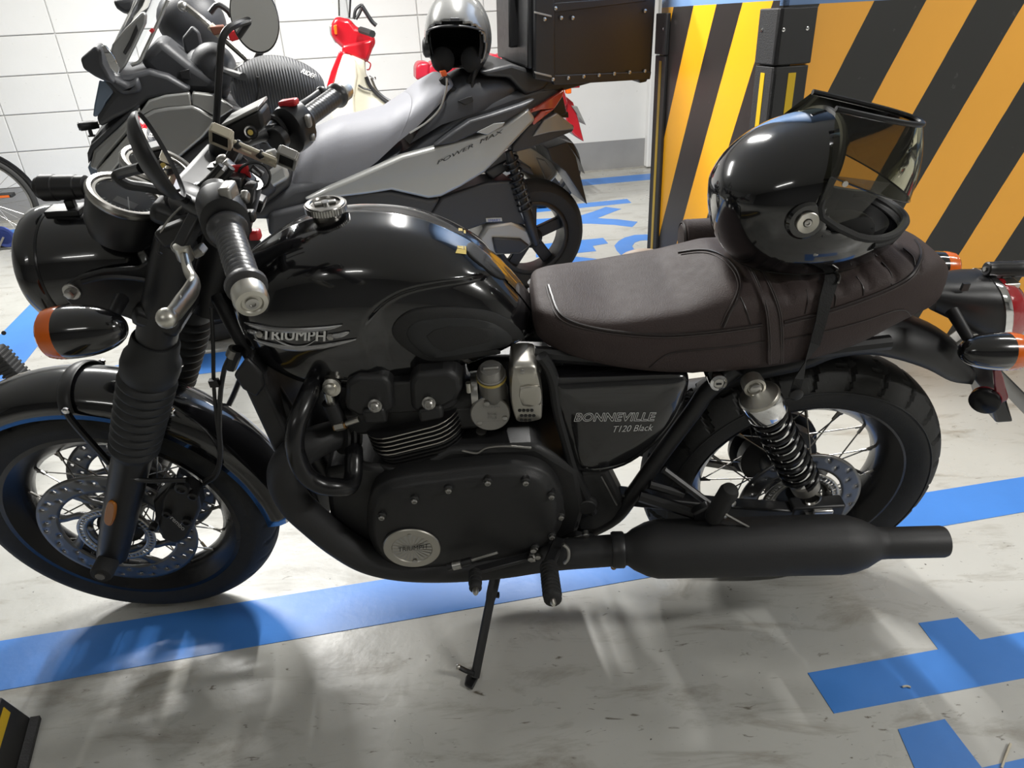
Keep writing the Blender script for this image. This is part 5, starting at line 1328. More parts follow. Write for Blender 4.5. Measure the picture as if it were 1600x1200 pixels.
# strap hanging from the helmet side over the seat
sl_ = [(1288, 424), (1286, 440), (1279, 465), (1271, 495), (1262, 530), (1254, 560)]
sr2 = [(1308, 430), (1305, 445), (1295, 470), (1287, 500), (1277, 535), (1268, 565)]
stp = empty('luggage_strap', BK.M); tag(stp, 'flat black webbing strap hanging over the brown seat below the helmet', 'strap')
rings = []
for (a, b), (c_, d_) in zip(sl_, sr2): p, q = onS(a, b, .008), onS(c_, d_, .008); rings.append([p, q, q+V((0, -.0022, 0)), p+V((0, -.0022, 0))])
e0, e1 = rings[-1][0], rings[-1][1]
for k, (px, py) in enumerate(((1246, 590), (1238, 615))):
    a = L(px-5, py, -.150); b = L(px+9, py+2, -.150); rings.append([a, b, b+V((0, -.0022, 0)), a+V((0, -.0022, 0))])
MB().loft(rings).build('webbing', 'strap', stp, ang=40)
MB().lathe([(.010, 0), (.012, .003), (.012, .008), (.008, .010)], L(1242, 613, -.153), (0, -1, 0), 18).build('anchor_button', 'satin_black', stp)
MB().tube(smooth_path([onS(1304, 432, .012), onS(1306, 440, .013), onS(1304, 448, .012)], 4), .002, 6).build('wire_hook', 'steel', stp)
# ================================================================== full-face helmet lying on the pillion seat
hm = empty('full_face_helmet', BK.M); tag(hm, 'glossy black full face helmet with open smoked visor resting on the brown seat', 'helmet')
PVT = L(1260, 346, -.122); HO = V((PVT.x, 0, PVT.z))       # between the visor pivots; the port looks to the tail (+x)
def hp3(p): return HO+V(p)
HXF, HXB, HYW, HZU, HZD = .158, .160, .122, .108, .139; HZ0 = .012
def shell_pt(th, ph, s=1.0):
    cx, cy, cz = math.cos(ph)*math.cos(th), math.cos(ph)*math.sin(th), math.sin(ph)
    ax = HXF if cx > 0 else HXB
    if cx > 0 and cz < 0: ax += .012*min(1, -cz*1.8)
    e = .90 if cz > 0 else .55
    if cz < 0: k_ = max(abs(math.cos(ph)), 1e-4)**-.45; cx *= k_; cy *= k_; e = .90
    x = ax*math.copysign(abs(cx)**e, cx); y = HYW*math.copysign(abs(cy)**e, cy); z = (HZU if cz > 0 else HZD)*cz
    x += .05+.25*max(0, z)
    return V((x*s, y*s, z*s+HZ0))
BOT = -1.04
A_LO, A_HI = math.radians(-11), math.radians(64)
def opening(p):
    r = math.hypot(p.x, p.z)
    if r < .030: return False
    a = math.atan2(p.z+.004, p.x); lo = A_LO-math.radians(7)*min(1, max(0, (abs(p.y)-.06)/.05)); lo = max(lo, -math.radians(22))
    return lo < a < A_HI
NT, NP = 144, 84; mb = MB(); grid = []
for j in range(NP+1):
    ph = BOT+(PI/2-BOT)*j/NP; grid.append([shell_pt(2*PI*i/NT, ph) for i in range(NT)])
for row in grid: mb.v += [hp3(p) for p in row]
edge_cnt = {}
for j in range(NP):
    for i in range(NT):
        i2 = (i+1) % NT; c = (grid[j][i]+grid[j][i2]+grid[j+1][i]+grid[j+1][i2])/4
        if opening(c): continue
        f = (j*NT+i, j*NT+i2, (j+1)*NT+i2, (j+1)*NT+i); mb.f.append(f)
full = MB(); full.v = mb.v; full.f = [(j*NT+i, j*NT+(i+1) % NT, (j+1)*NT+(i+1) % NT, (j+1)*NT+i) for j in range(NP) for i in range(NT)]
HBF = full.bvh(); HB = mb.bvh()
mb.build('shell', 'helmet_black', hm, solid=.006, ang=60)
li = MB()
for j in range(31):
    ph = BOT+(PI/2-BOT)*j/30
    for i in range(60): li.v.append(hp3(shell_pt(2*PI*i/60, ph, .90)))
for j in range(30):
    for i in range(60):
        i2 = (i+1) % 60; ids = (j*60+i, j*60+i2, (j+1)*60+i2, (j+1)*60+i); c = sum((li.v[k] for k in ids), V((0, 0, 0)))/4-HO
        a = math.atan2(c.z+.004, c.x)
        if A_LO-.05 < a < A_HI+.02 and math.hypot(c.x, c.z) > .05: continue
        li.f.append(ids)
li.build('lining', 'foam_black', hm, ang=60)
# rubber seal round the port: walk the two rays of the wedge over the shell
def ray_shell(a, y):     # the shell where a ray at angle a (x-z plane) leaves the pivot axis at width y
    o = HO+V((0, y, -.004)); d = V((math.cos(a), 0, math.sin(a)))
    p, n, i, ds = HBF.ray_cast(o, d); return p
sealp = []
ys = [-.117+.234*k/22 for k in range(23)]
for y in ys: p = ray_shell(A_HI, y); sealp += [p] if p else []
low = []
for y in reversed(ys):
    lo = max(A_LO-math.radians(7)*min(1, max(0, (abs(y)-.06)/.05)), -math.radians(22)); p = ray_shell(lo, y); low += [p] if p else []
MB().tube(smooth_path(sealp+[HO+V((.022, HYW*.99, .006))]+low+[HO+V((.022, -HYW*.99, .006))], 2, True), .0065, 8, closed=True).build('port_seal', 'rubber', hm)
MB().tube([p+V((-.004, 0, -.010)) for p in smooth_path(low[1:-1], 3)], .006, 8).build('chin_bead', 'rubber', hm)
MB().tube([hp3(shell_pt(2*PI*i/72, BOT, .985)) for i in range(72)], .006, 8, closed=True).build('bottom_trim', 'rubber', hm)
for sy in (-1, 1): MB().sphere(HO+V((.075, sy*.082, -.040)), (.058, .022, .036), 16, 10).build('cheek_pad', 'foam_black', hm)
# visor: a bubble shield swung up about the pivots
T0, T1 = L(1306, 170, -.045), L(1438, 190, 0); B0, B1 = L(1298, 276, -.126), L(1402, 292, -.0)
VT, VZ = 56, 12; vm = MB()
for j in range(VZ+1):
    t = j/VZ; e0 = B0*(1-t)+T0*t; e1 = B1*(1-t)+T1*t
    bulge = .010*math.sin(PI*t)
    for i in range(VT+1):
        a = -PI/2+PI*i/VT; k = abs(math.cos(a))**.62; w_ = abs(e0.y)*math.copysign(abs(math.sin(a))**.85, math.sin(a))
        vm.v.append(V((e0.x+(e1.x-e0.x+bulge)*k, w_, e0.z+(e1.z-e0.z)*k)))
for j in range(VZ):
    for i in range(VT): a = j*(VT+1)+i; vm.f.append((a, a+1, a+VT+2, a+VT+1))
vm.build('visor', 'visor', hm, ang=60)
MB().tube([vm.v[VZ*(VT+1)+i] for i in range(VT+1)], .0045, 8).build('visor_top_lip', 'plastic_gloss', hm)
MB().tube([vm.v[i] for i in range(VT+1)], .0014, 6).build('visor_lower_edge', 'glass_dark', hm)
for sy in (-1, 1):
    c = V((HO.x, sy*.120, HO.z))
    MB().lathe([(.030, -.014), (.030, .0), (.026, .004)], c, (0, sy, 0), 28).build('pivot_base', 'helmet_black', hm)
    c = c+V((0, sy*.0045, 0))
    MB().lathe([(.0170, 0), (.0170, .004), (.0160, .005), (.007, .003), (.006, .0)], c, (0, sy, 0), 28).build('pivot_knob', 'lever_silver', hm)
    MB().lathe([(.006, 0), (.0055, .0045), (.003, .005), (.0025, .003), (0, .003)], c, (0, sy, 0), 14).build('pivot_screw', 'steel', hm)
    poly = [L(*q, -.124) for q in ((1298, 274), (1306, 172), (1330, 180), (1392, 286), (1340, 340), (1300, 352), (1272, 344))]
    poly = [poly[i] for i in (0, 3, 4, 5, 6)]
    MB().add([V((p.x, sy*.1235, p.z)) for p in poly], [(0, 1, 2, 3, 4)]).build('visor_arm', 'visor', hm)
    p = L(1320, 287, -.127); MB().lathe([(.0045, 0), (.0045, .002)], V((p.x, sy*.127, p.z)), (0, sy, 0), 12).build('visor_rivet', 'steel', hm)
def onH(px, py, lift=0): return onT(px, py, lift, HB)
for q, r, mt_ in (((1275, 395), .006, 'dark_chrome'), ((1285, 367), .004, 'satin_black')):
    MB().lathe([(r, -.002), (r, .002), (r*.6, .003)], onH(*q), (0, -1, -.1), 14).build('snap', mt_, hm)
MB().tube(smooth_path([onH(*q, .001) for q in ((1247, 360), (1262, 372), (1285, 382), (1315, 387), (1340, 386))], 5), .0016, 6).build('side_line', 'plastic_gloss', hm)
for k in range(4):
    MB().tube(smooth_path([onH(*q, .0005) for q in ((1365, 386+6*k), (1385, 382+6*k), (1402, 375+6*k))], 4), .0022, 6).build('chin_vent_rib', 'plastic_gloss', hm)
decal_text('INVICTUS', BK, HB, (1325, 428), (1366, 421), (1, -4), 'helmet_lettering', 'guard_yellow', hm, lift=.001, shear=.2)
# ---- rolled bag on the far side of the seat, and a small pouch below it
tr_ = empty('leather_roll_bag', BK.M); tag(tr_, 'dark brown leather roll bag strapped to the far side of the motorcycle seat', 'bag')
r0 = L(1066, 372, .178); rc = V((r0.x, .178, r0.z))
MB().lathe([(.030, 0), (.036, .004), (.0365, .012), (.036, .016), (.0365, .02), (.0365, .21), (.034, .22), (.02, .222)], rc, (1, 0, 0), 30).build('roll', 'leather', tr_)
MB().lathe([(.030, -.002), (.033, 0), (.030, .002)], rc, (1, 0, 0), 30, cap=False).build('end_piping', 'piping', tr_)
MB().lathe([(0, -.004), (.026, -.003), (.030, .001)], rc, (1, 0, 0), 26, cap=False).build('end_cap', 'leather', tr_)
pch = MB().sphere(L(1003, 411, .185), (.055, .028, .03), 20, 12).build('tan_pouch', 'tan', None); pch.parent = None
pch.matrix_world = BK.M; tag(pch, 'small rounded tan pouch peeking above the far side of the seat', 'pouch')
# ================================================================== grey maxi scooter behind the motorcycle
SF = Frame((.25, 2.1, 0), math.radians(18), math.radians(5))
sc_ = empty('maxi_scooter', SF.M); tag(sc_, 'grey and black maxi scooter with a top case parked behind the motorcycle', 'scooter')
def SP(outline, y0, y1, name, mat_, bev=.02, parent=None, fr=SF, root=None, n=0, ref=None):
    """solid traced in pixels on the plane y0 of a vehicle frame and carried to y1"""
    P = [fr.L(a, b, y0 if ref is None else ref) for a, b in outline]
    P = [V((p.x, y0, p.z)) for p in P]
    if n: P = smooth_path(P, n, True)
    return MB().prism(P, (0, y1-y0, 0)).build(name, mat_, parent or root or sc_, bev=bev, seg=3)
def ST(pts, y, r, name, mat_, fr=SF, parent=None, n=5, nn=8):
    P = [fr.L(a, b, y if not isinstance(y, (list, tuple)) else y[i]) for i, (a, b) in enumerate(pts)]
    return MB().tube(smooth_path(P, n), r, nn).build(name, mat_, parent or sc_)
# wheels
SR = SF.L(828, 347, 0); SR = V((SR.x, 0, .277))
def scooter_wheel(c, R, W, parent, nm, fr_root, mt='satin_black', spk=5):
    e = empty(nm, Matrix.Translation(c), fr_root)
    prof = [(R*.66, -W*.75), (R*.74, -W*.98), (R*.86, -W), (R*.95, -W*.72), (R, -W*.25), (R, W*.25), (R*.95, W*.72), (R*.86, W), (R*.74, W*.98), (R*.66, W*.75)]
    MB().lathe(prof, (0, 0, 0), (0, 1, 0), 56, cap=False).build('tyre', 'tyre', e)
    MB().lathe([(R*.67, -W*.78), (R*.60, -W*.7), (R*.58, 0), (R*.60, W*.7), (R*.67, W*.78)], (0, 0, 0), (0, 1, 0), 48, cap=False).build('rim', mt, e, solid=.006)
    MB().lathe([(.02, -W*1.1), (.05, -W*.6), (.05, W*.6), (.02, W*1.1)], (0, 0, 0), (0, 1, 0), 20).build('hub', mt, e)
    for k in range(spk):
        a = 2*PI*k/spk+.3; MB().bar(V((.04*math.cos(a), 0, .04*math.sin(a))), V((R*.6*math.cos(a), 0, R*.6*math.sin(a))), .060, .03, (0, 1, 0)).build('spoke', mt, e, bev=.006)
    return e
scooter_wheel(SR, .277, .070, sc_, 'rear_wheel', sc_)
scooter_wheel(V((SR.x-1.51, 0, .29)), .29, .06, sc_, 'front_wheel', sc_)
# lower engine / transmission
SP([(665, 345), (690, 308), (760, 285), (800, 282), (822, 300), (835, 345), (830, 352), (760, 350), (700, 372)], -.13, .02, 'air_cleaner', 'dark_plastic', .02)
SP([(806, 285), (818, 284), (832, 330), (822, 352), (812, 330)], -.14, -.12, 'cleaner_trim', 'alu_grey', .004)
SP([(760, 352), (800, 345), (828, 358), (836, 380), (815, 398), (770, 400), (740, 385)], -.135, .02, 'transmission_case', 'alu_grey', .02)
SP([(770, 372), (815, 374), (828, 384), (812, 396), (775, 397)], -.15, -.13, 'case_cover', 'satin_black', .008)
tb_ = MB().prism([SF.L(a, b, -.131) for a, b in ((750, 335), (795, 335), (795, 355), (750, 355))], (0, .0005, 0)).bvh()
SP([(759, 341), (784, 340), (785, 346), (760, 347)], -.134, -.129, 'badge', 'silver_paint', .001)
decal_text('SMART', SF, tb_, (762, 346), (782, 345.5), (0, -4), 'badge_lettering', 'blue_ring', sc_, lift=.006)
SP([(420, 335), (560, 300), (612, 298), (670, 311), (690, 310), (660, 360), (560, 365), (420, 370)], -.19, .19, 'floor_board', 'dark_plastic', .02)
# body core
SP([(380, 345), (455, 292), (560, 270), (640, 235), (720, 175), (800, 145), (868, 128), (884, 140), (862, 172), (800, 225), (740, 262), (690, 300), (600, 298), (520, 315), (420, 345)], -.16, .16, 'body_core', 'dark_plastic', .03)
SP([(475, 314), (516, 293), (556, 276), (628, 244), (680, 230), (745, 214), (790, 194), (826, 167), (838, 187), (787, 241), (758, 270), (720, 293), (690, 308), (670, 311), (612, 298), (576, 304), (517, 311)], -.205, -.155, 'side_panel', 'silver_paint', .014)
SP([(475, 314), (516, 293), (556, 276), (628, 244), (680, 230), (745, 214), (790, 194), (826, 167), (838, 187), (787, 241), (758, 270), (720, 293), (690, 308), (670, 311), (612, 298), (576, 304), (517, 311)], .205, .155, 'side_panel', 'silver_paint', .014, ref=-.205)
SP([(678, 229), (705, 208), (735, 188), (770, 178), (815, 163), (838, 154), (826, 168), (790, 190), (745, 208), (710, 224)], -.215, -.17, 'side_trim', 'dark_plastic', .010)
SP([(744, 207), (772, 192), (790, 191), (786, 197), (762, 211)], -.216, -.2, 'panel_accent', 'silver_paint', .004)
spb = MB().prism([SF.L(a, b, -.2055) for a, b in ((660, 200), (820, 160), (820, 260), (660, 300))], (0, .0004, 0)).bvh()
decal_text('POWER  MAX', SF, spb, (683, 257), (787, 206), (-1, -5), 'panel_lettering', 'black_print', sc_, lift=.003, shear=.3)
# seat
SEATS = Surf([], [])
def seat_loft(rows, name, mat_, ang=60):
    """rows: pixel top, pixel low edge, half width, y of low edge"""
    rings = []
    for (tx, ty), (lx, ly), w_ in rows:
        t = SF.L(tx, ty, .03); l = SF.L(lx, ly, -w_); ring = []
        for k in range(17):
            q = -1+2*k/16; u = math.sin(q*PI/2)
            zf = max(0, math.cos(q*PI/2))**.55
            ring.append(V((l.x+(t.x-l.x)*zf, w_*math.copysign(abs(u)**.8, u), l.z+(t.z-l.z)*zf)))
        rings.append(ring)
    R2 = []
    for a, b in zip(rings, rings[1:]):
        for s in range(4): R2.append([p+(q-p)*(s/4) for p, q in zip(a, b)])
    R2.append(rings[-1]); m = MB(); m.loft(R2, True, True); return m.build(name, mat_, sc_, ang=ang)
seat_loft([((458, 262), (452, 284), .08), ((470, 225), (458, 293), .12), ((495, 197), (490, 297), .15), ((530, 181), (525, 290), .16), ((570, 172), (558, 276), .165), ((605, 163), (590, 252), .165), ((635, 144), (622, 222), .165)], 'rider_seat', 'seat_grey')
seat_loft([((636, 144), (622, 222), .165), ((660, 124), (650, 200), .165), ((682, 112), (672, 178), .16), ((694, 113), (690, 160), .15), ((698, 122), (696, 145), .14)], 'seat_back_rest', 'seat_grey')
seat_loft([((690, 120), (640, 225), .15), ((720, 106), (690, 195), .165), ((760, 103), (740, 178), .165), ((795, 110), (785, 162), .15), ((815, 128), (812, 150), .11)], 'pillion_seat', 'seat_dark')
seat_loft([((455, 280), (452, 290), .10), ((480, 262), (475, 302), .155), ((530, 250), (525, 298), .17), ((580, 232), (575, 275), .17), ((620, 212), (612, 250), .17)], 'seat_base', 'seat_dark')
ST([(640, 208), (668, 190), (688, 168), (697, 140), (698, 122)], -.165, .004, 'seat_piping', 'silver_paint')
# grab rail and tail
SP([(750, 112), (800, 100), (838, 112), (862, 126), (850, 140), (822, 150), (812, 140), (796, 122), (762, 120)], -.17, .17, 'grab_rail', 'satin_black', .015)
SP([(817, 181), (850, 160), (883, 138), (880, 150), (867, 170), (846, 172)], -.178, -.12, 'tail_lamp_upper', 'tail_red', .006)
SP([(846, 174), (867, 170), (850, 183), (834, 196), (832, 190)], -.178, -.12, 'tail_lamp_lower', 'tail_red', .004)
SP([(826, 196), (850, 186), (898, 196), (896, 206), (830, 232), (800, 240), (800, 228)], -.13, .13, 'tail_underside', 'dark_plastic', .01)
SP([(850, 187), (870, 176), (895, 196), (898, 202), (860, 207), (832, 214)], -.14, -.09, 'tail_fin', 'grey_paint', .006)
SP([(860, 160), (880, 150), (886, 178), (866, 184)], -.08, .08, 'rear_lamp_pod', 'satin_black', .006)
SP([(870, 175), (888, 175), (889, 184), (872, 184)], -.06, -.02, 'tail_camera', 'satin_black', .003)
SP([(855, 232), (886, 222), (900, 245), (918, 320), (884, 268), (862, 252)], -.09, .09, 'plate_flap', 'satin_black', .004)
SP([(886, 222), (896, 224), (914, 272), (905, 250)], -.03, .05, 'plate_bracket', 'satin_black', .003)
SP([(758, 268), (800, 246), (830, 262), (836, 275), (800, 262), (770, 282)], -.09, .09, 'inner_mudguard', 'dark_plastic', .01)
# shock with spring
a, b = SF.L(794, 236, -.13), SF.L(838, 382, -.14)
sh = empty('rear_shock', None, sc_); d = b-a; ln = d.length; d.normalize(); x_, y_, _ = basis(d)
MB().lathe([(.016, 0), (.020, .02), (.020, ln*.55), (.024, ln*.57), (.024, ln*.85), (.016, ln)], a, d, 16).build('damper', 'satin_black', sh)
P = []
for k in range(9*14+1):
    t = k/(9*14); P.append(a+d*(.03+ln*.55*t)+(x_*math.cos(2*PI*9*t)+y_*math.sin(2*PI*9*t))*.033)
MB().tube(P, .005, 6).build('spring', 'satin_black', sh)
# far-side silencer seen past the wheel
SP([(800, 230), (830, 224), (850, 236), (876, 262), (872, 275), (850, 300), (830, 288), (806, 262)], .12, .20, 'silencer', 'silver_paint', .02)
SP([(838, 246), (852, 250), (866, 270), (854, 284)], .115, .13, 'silencer_cover', 'alu_grey', .006)
# front fairing
SP([(136, 262), (140, 225), (180, 180), (222, 165), (290, 150), (345, 160), (400, 175), (410, 240), (440, 300), (395, 330), (300, 330), (220, 300), (160, 282)], -.17, .17, 'front_core', 'dark_plastic', .04)
SP([(212, 186), (232, 157), (258, 149), (296, 145), (300, 165), (262, 168), (240, 172)], -.205, -.16, 'fairing_facet', 'silver_paint', .006)
SP([(300, 145), (336, 149), (366, 170), (342, 186), (310, 168), (300, 164)], -.205, -.16, 'fairing_facet', 'silver_paint', .006)
SP([(210, 188), (240, 172), (262, 168), (300, 165), (312, 170), (340, 188), (318, 215), (268, 257), (236, 240), (214, 215)], -.215, -.165, 'fairing_panel', 'grey_paint', .010)
SP([(268, 258), (330, 212), (362, 180), (400, 200), (405, 270), (390, 325), (290, 320), (240, 285)], -.20, -.15, 'leg_shield', 'dark_plastic', .014)
SP([(140, 262), (146, 236), (180, 205), (218, 168), (220, 184), (196, 212), (166, 246), (152, 268)], -.20, -.14, 'nose_panel', 'grey_paint', .010)
SP([(150, 268), (170, 246), (206, 204), (226, 184), (232, 196), (206, 232), (176, 268), (160, 276)], -.215, -.17, 'nose_strip', 'silver_paint', .006)
SP([(136, 240), (141, 228), (180, 192), (219, 160), (218, 170), (180, 205), (146, 238), (138, 258)], -.19, -.14, 'nose_upper', 'dark_plastic', .010)
SP([(137, 262), (143, 248), (158, 238), (170, 240), (162, 262), (150, 276), (142, 276)], -.17, -.10, 'position_lamp', 'headlamp_blue', .006)
SP([(145, 182), (147, 165), (155, 125), (172, 128), (178, 145), (166, 160), (160, 176), (150, 183)], -.18, -.06, 'headlamp', 'headlamp_blue', .008)
SP([(150, 184), (166, 160), (178, 146), (160, 125), (176, 118), (200, 118), (232, 110), (262, 118), (300, 140), (290, 146), (232, 156), (215, 170), (180, 186), (156, 200)], -.19, .19, 'upper_cowl', 'dark_plastic', .02)
SP([(215, 95), (250, 60), (300, 100), (345, 130), (330, 148), (290, 146), (240, 120)], -.13, .13, 'dash_cowl', 'dark_plastic', .03)
SP([(280, 112), (296, 108), (298, 124), (284, 123)], -.15, -.13, 'cowl_latch', 'satin_black', .002)
actioncam(SF.L(138, 196, -.12), (-1, -.2, 0), .8, sc_, 'nose_camera', 1.3)
# screen
sp_ = [((205, 102), -.14), ((225, 60), -.15), ((248, 15), -.14), ((262, -20), -.12)]
vm = MB(); rows = []
for (px, py), y0 in sp_:
    c = SF.L(px, py, y0); rows.append([V((c.x-.10*math.cos(a_)+.0, abs(y0)*math.sin(a_), c.z)) for a_ in [-PI/2+PI*k/20 for k in range(21)]])
vm.loft(rows, False, False); vm.build('windscreen', 'clear', sc_, ang=60)
ST([(205, 102), (218, 96), (226, 80), (245, 40), (262, 0)], -.15, .006, 'screen_frame', 'silver_paint')
SP([(182, 112), (170, 95), (175, 70), (195, 45), (222, 18), (229, 22), (228, 38), (212, 72), (196, 104), (186, 116)], -.17, -.13, 'screen_support', 'grey_paint', .008)
SP([(192, 82), (203, 62), (213, 38), (216, 48), (205, 72), (196, 86)], -.175, -.165, 'support_slot', 'black_print', .002)
ST([(235, 50), (240, 46)], -.16, .006, 'screen_screw', 'red_plastic')
# mirrors
SP([(125, 92), (146, 73), (153, 72), (158, 82), (160, 100), (172, 122), (180, 132), (165, 128), (148, 120), (130, 108)], -.28, -.16, 'mirror', 'dark_plastic', .015)
SP([(158, 72), (164, 70), (178, 88), (187, 108), (184, 118), (172, 106)], -.285, -.27, 'mirror_glass', 'mirror', .002)
SP([(160, 118), (182, 122), (200, 132), (215, 120), (222, 145), (190, 150)], -.22, -.12, 'mirror_arm', 'dark_plastic', .02)
SP([(174, 0), (212, -6), (210, 20), (196, 24), (182, 14)], .20, .32, 'mirror', 'dark_plastic', .02)
# bars, hand muffs
def blob(px, py, y, r, name, mat_, R=None, fr=SF, parent=None):
    return MB().sphere(fr.L(px, py, y), r, 22, 14, R).build(name, mat_, parent or sc_)
ST([(380, 120), (350, 110), (330, 100), (310, 95)], [-.36, -.2, 0, .2], .013, 'handlebar', 'satin_black')
muff = [((372, 140), -.20, .05), ((392, 138), -.25, .085), ((430, 140), -.33, .10), ((470, 146), -.42, .088), ((498, 152), -.50, .06), ((505, 155), -.52, .03)]
muff = [((372, 143), -.20, .045), ((390, 141), -.23, .085), ((425, 136), -.27, .105), ((460, 140), -.31, .10), ((490, 146), -.345, .075), ((503, 150), -.36, .035)]
P = [SF.L(a[0], a[1], y) for a, y, r in muff]; mm = MB().tube(smooth_path(P, 5), smooth_vals([r for _, _, r in muff], 5), 28, flat=.9)
MFB = mm.bvh(); mm.build('hand_muff', 'muff_ribbed', sc_, ang=60)
ST([(403, 120), (405, 140), (400, 165)], -.345, .006, 'muff_fold', 'satin_black')
decal_text('RIDER', SF, MFB, (470, 114), (492, 124), (2, -6), 'muff_lettering', 'alu_grey', sc_, lift=.003, shear=.3)
blob(325, 118, .0, (.085, .10, .10), 'dash_hood', 'dark_plastic')
blob(335, 105, -.05, (.08, .08, .085), 'hood_side', 'dark_plastic')
blob(300, 35, .30, (.13, .12, .12), 'hand_muff', 'seat_dark')
SP([(284, 60), (300, 40), (312, 50), (318, 78), (300, 90), (288, 80)], .02, .06, 'meter_visor', 'dark_plastic', .01)
SP([(360, 112), (385, 95), (398, 112), (382, 124)], -.12, -.05, 'bar_cover', 'grey_paint', .004)
# accessory bar with clamps
ST([(288, 8), (318, 32), (345, 56), (385, 92), (392, 100)], [-.05, -.08, -.1, -.15, -.16], .012, 'accessory_bar', 'dark_chrome')
ST([(328, 40), (352, 62)], -.115, .014, 'bar_sleeve', 'beige')
SP([(327, 42), (350, 40), (352, 52), (334, 56)], -.14, -.09, 'bar_clamp', 'wood_red', .004)
SP([(355, 50), (372, 46), (374, 62), (360, 66)], -.12, -.08, 'bar_clamp', 'red_plastic', .004)
blob(286, 10, -.05, .018, 'bar_end', 'steel'); blob(390, 102, -.16, .022, 'bar_knuckle', 'satin_black')
ST([(395, 105), (405, 85), (410, 70), (400, 62)], -.16, .012, 'mount_arm', 'satin_black')
ST([(328, 20), (340, 8), (355, 16), (362, 26)], -.08, .010, 'cable', 'satin_black')
SP([(358, 146), (380, 142), (392, 150), (388, 168), (372, 160)], -.20, -.16, 'fuel_lid', 'grey_paint', .006)
SP([(394, 170), (440, 240), (462, 258), (455, 292), (410, 330), (388, 320)], -.15, .15, 'tunnel', 'dark_plastic', .03)
SP([(360, 250), (385, 255), (412, 272), (445, 250), (455, 280), (420, 300), (380, 300), (362, 280)], -.165, .10, 'tunnel_cover', 'silver_paint', .02)
# ---- top case
TC = empty('top_case', None, sc_); lab(TC, 'black riveted top case')
def TP(outline, y0, y1, name, mat_, bev=.008, ref=None): return SP(outline, y0, y1, name, mat_, bev, root=TC, ref=ref)
TP([(838, -60), (1030, -75), (1018, 122), (864, 130), (838, 125)], -.22, .22, 'case_body', 'case_black', .012)
TP([(836, -60), (866, -62), (868, 128), (836, 124)], -.228, -.20, 'corner_post', 'satin_black', .006)
for k, py in enumerate((18, 112)):
    TP([(836, py), (862, py+6), (862, py+9), (836, py+3)], -.232, -.22, 'corner_band', 'alu_grey', .001)
TP([(862, 5), (1010, -6), (1010, 2), (862, 20)], -.226, -.21, 'lid_edge', 'satin_black', .003)
TP([(862, 118), (1018, 112), (1016, 124), (866, 133)], -.226, -.2, 'base_strip', 'satin_black', .003)
TP([(996, 122), (1016, 118), (1010, 128), (1000, 130)], -.21, .1, 'case_foot', 'satin_black', .004)
fx = SF.L(838, 60, -.22).x
cm = MB(); zc0 = SF.L(838, 122, -.22).z; zc1 = SF.L(838, -60, -.22).z
cm.box((fx-.012, 0, (zc0+zc1)/2+.015), (.03, .40, (zc1-zc0)*.92)).build('case_front', 'satin_black', TC, bev=.012)
MB().bar(V((fx-.04, -.06, zc0+.10)), V((fx-.04, -.06, zc1)), .045, .03, (0, 1, 0)).build('front_strap', 'satin_black', TC, bev=.008)
MB().box((fx-.03, -.06, zc0+.30), (.02, .07, .035)).build('latch', 'lever_silver', TC, bev=.004)
rv = [(868, 13), (877, 28), (895, 28), (851, 30), (1008, 17)]+[(864+24*k, 124-2.2*k) for k in range(7)]
for px, py in rv:
    MB().lathe([(.0075, 0), (.007, .003), (.004, .005), (0, .0055)], SF.L(px, py, -.229), (0, -1, 0), 12).build('rivet', 'bolt', TC)
TP([(838, 118), (868, 130), (930, 128), (880, 142), (845, 142)], -.16, .16, 'rack', 'satin_black', .006)
# ---- open helmet on the scooter seat
gh = empty('open_face_helmet', SF.M); tag(gh, 'grey open face helmet with hanging chin strap on the scooter seat', 'helmet')
GC = SF.L(716, 59, -.05); gq = SF.I.to_3x3() @ V((CAM.x-1.2, CAM.y, CAM.z+.4)); 
fd = (SF.C-GC); fd.z = 0; fd.normalize(); fd = (fd+V((-.18, 0, 0))).normalized(); sd = V((0, 0, 1)).cross(fd).normalized(); u3 = V((0, 0, 1))
def gpt(th, ph, s=1): 
    c = V((math.cos(ph)*math.cos(th), math.cos(ph)*math.sin(th), math.sin(ph)))
    return GC+fd*(c.x*.150*s)+sd*(c.y*.132*s)+u3*((c.z*.170 if c.z > 0 else c.z*.15)*s)
mb = MB(); NT = 72
for j in range(41):
    ph = -.95+(PI/2+.95)*j/40
    for i in range(NT): mb.v.append(gpt(2*PI*i/NT, ph))
for j in range(40):
    for i in range(NT):
        th = 2*PI*(i+.5)/NT; ph = -.95+(PI/2+.95)*(j+.5)/40; tt = math.atan2(math.sin(th), math.cos(th))
        if math.cos(th) > 0 and (abs(tt)/1.12)**2.4+(abs(ph+.30)/.72)**2.4 < 1 or (abs(tt) < .95 and ph < -.3): continue
        i2 = (i+1) % NT; mb.f.append((j*NT+i, j*NT+i2, (j+1)*NT+i2, (j+1)*NT+i))
GB = mb.bvh(); mb.build('shell', 'helmet_grey', gh, solid=.008, ang=60)
li = MB()
for j in range(25):
    ph = -.95+(PI/2+.95)*j/24
    for i in range(40): li.v.append(gpt(2*PI*i/40, ph, .93))
for j in range(24):
    for i in range(40):
        tt = math.atan2(math.sin(2*PI*(i+.5)/40), math.cos(2*PI*(i+.5)/40)); ph = -.95+(PI/2+.95)*(j+.5)/24
        if abs(tt) < 1.0 and ph < .30: continue
        i2 = (i+1) % 40; li.f.append((j*40+i, j*40+i2, (j+1)*40+i2, (j+1)*40+i))
li.build('lining', 'foam_black', gh)
MB().sphere(gpt(1.0, -.75, .75), (.05, .04, .05), 14, 8).build('cheek_pad', 'foam_black', gh); MB().sphere(gpt(-1.0, -.75, .75), (.05, .04, .05), 14, 8).build('cheek_pad', 'foam_black', gh)
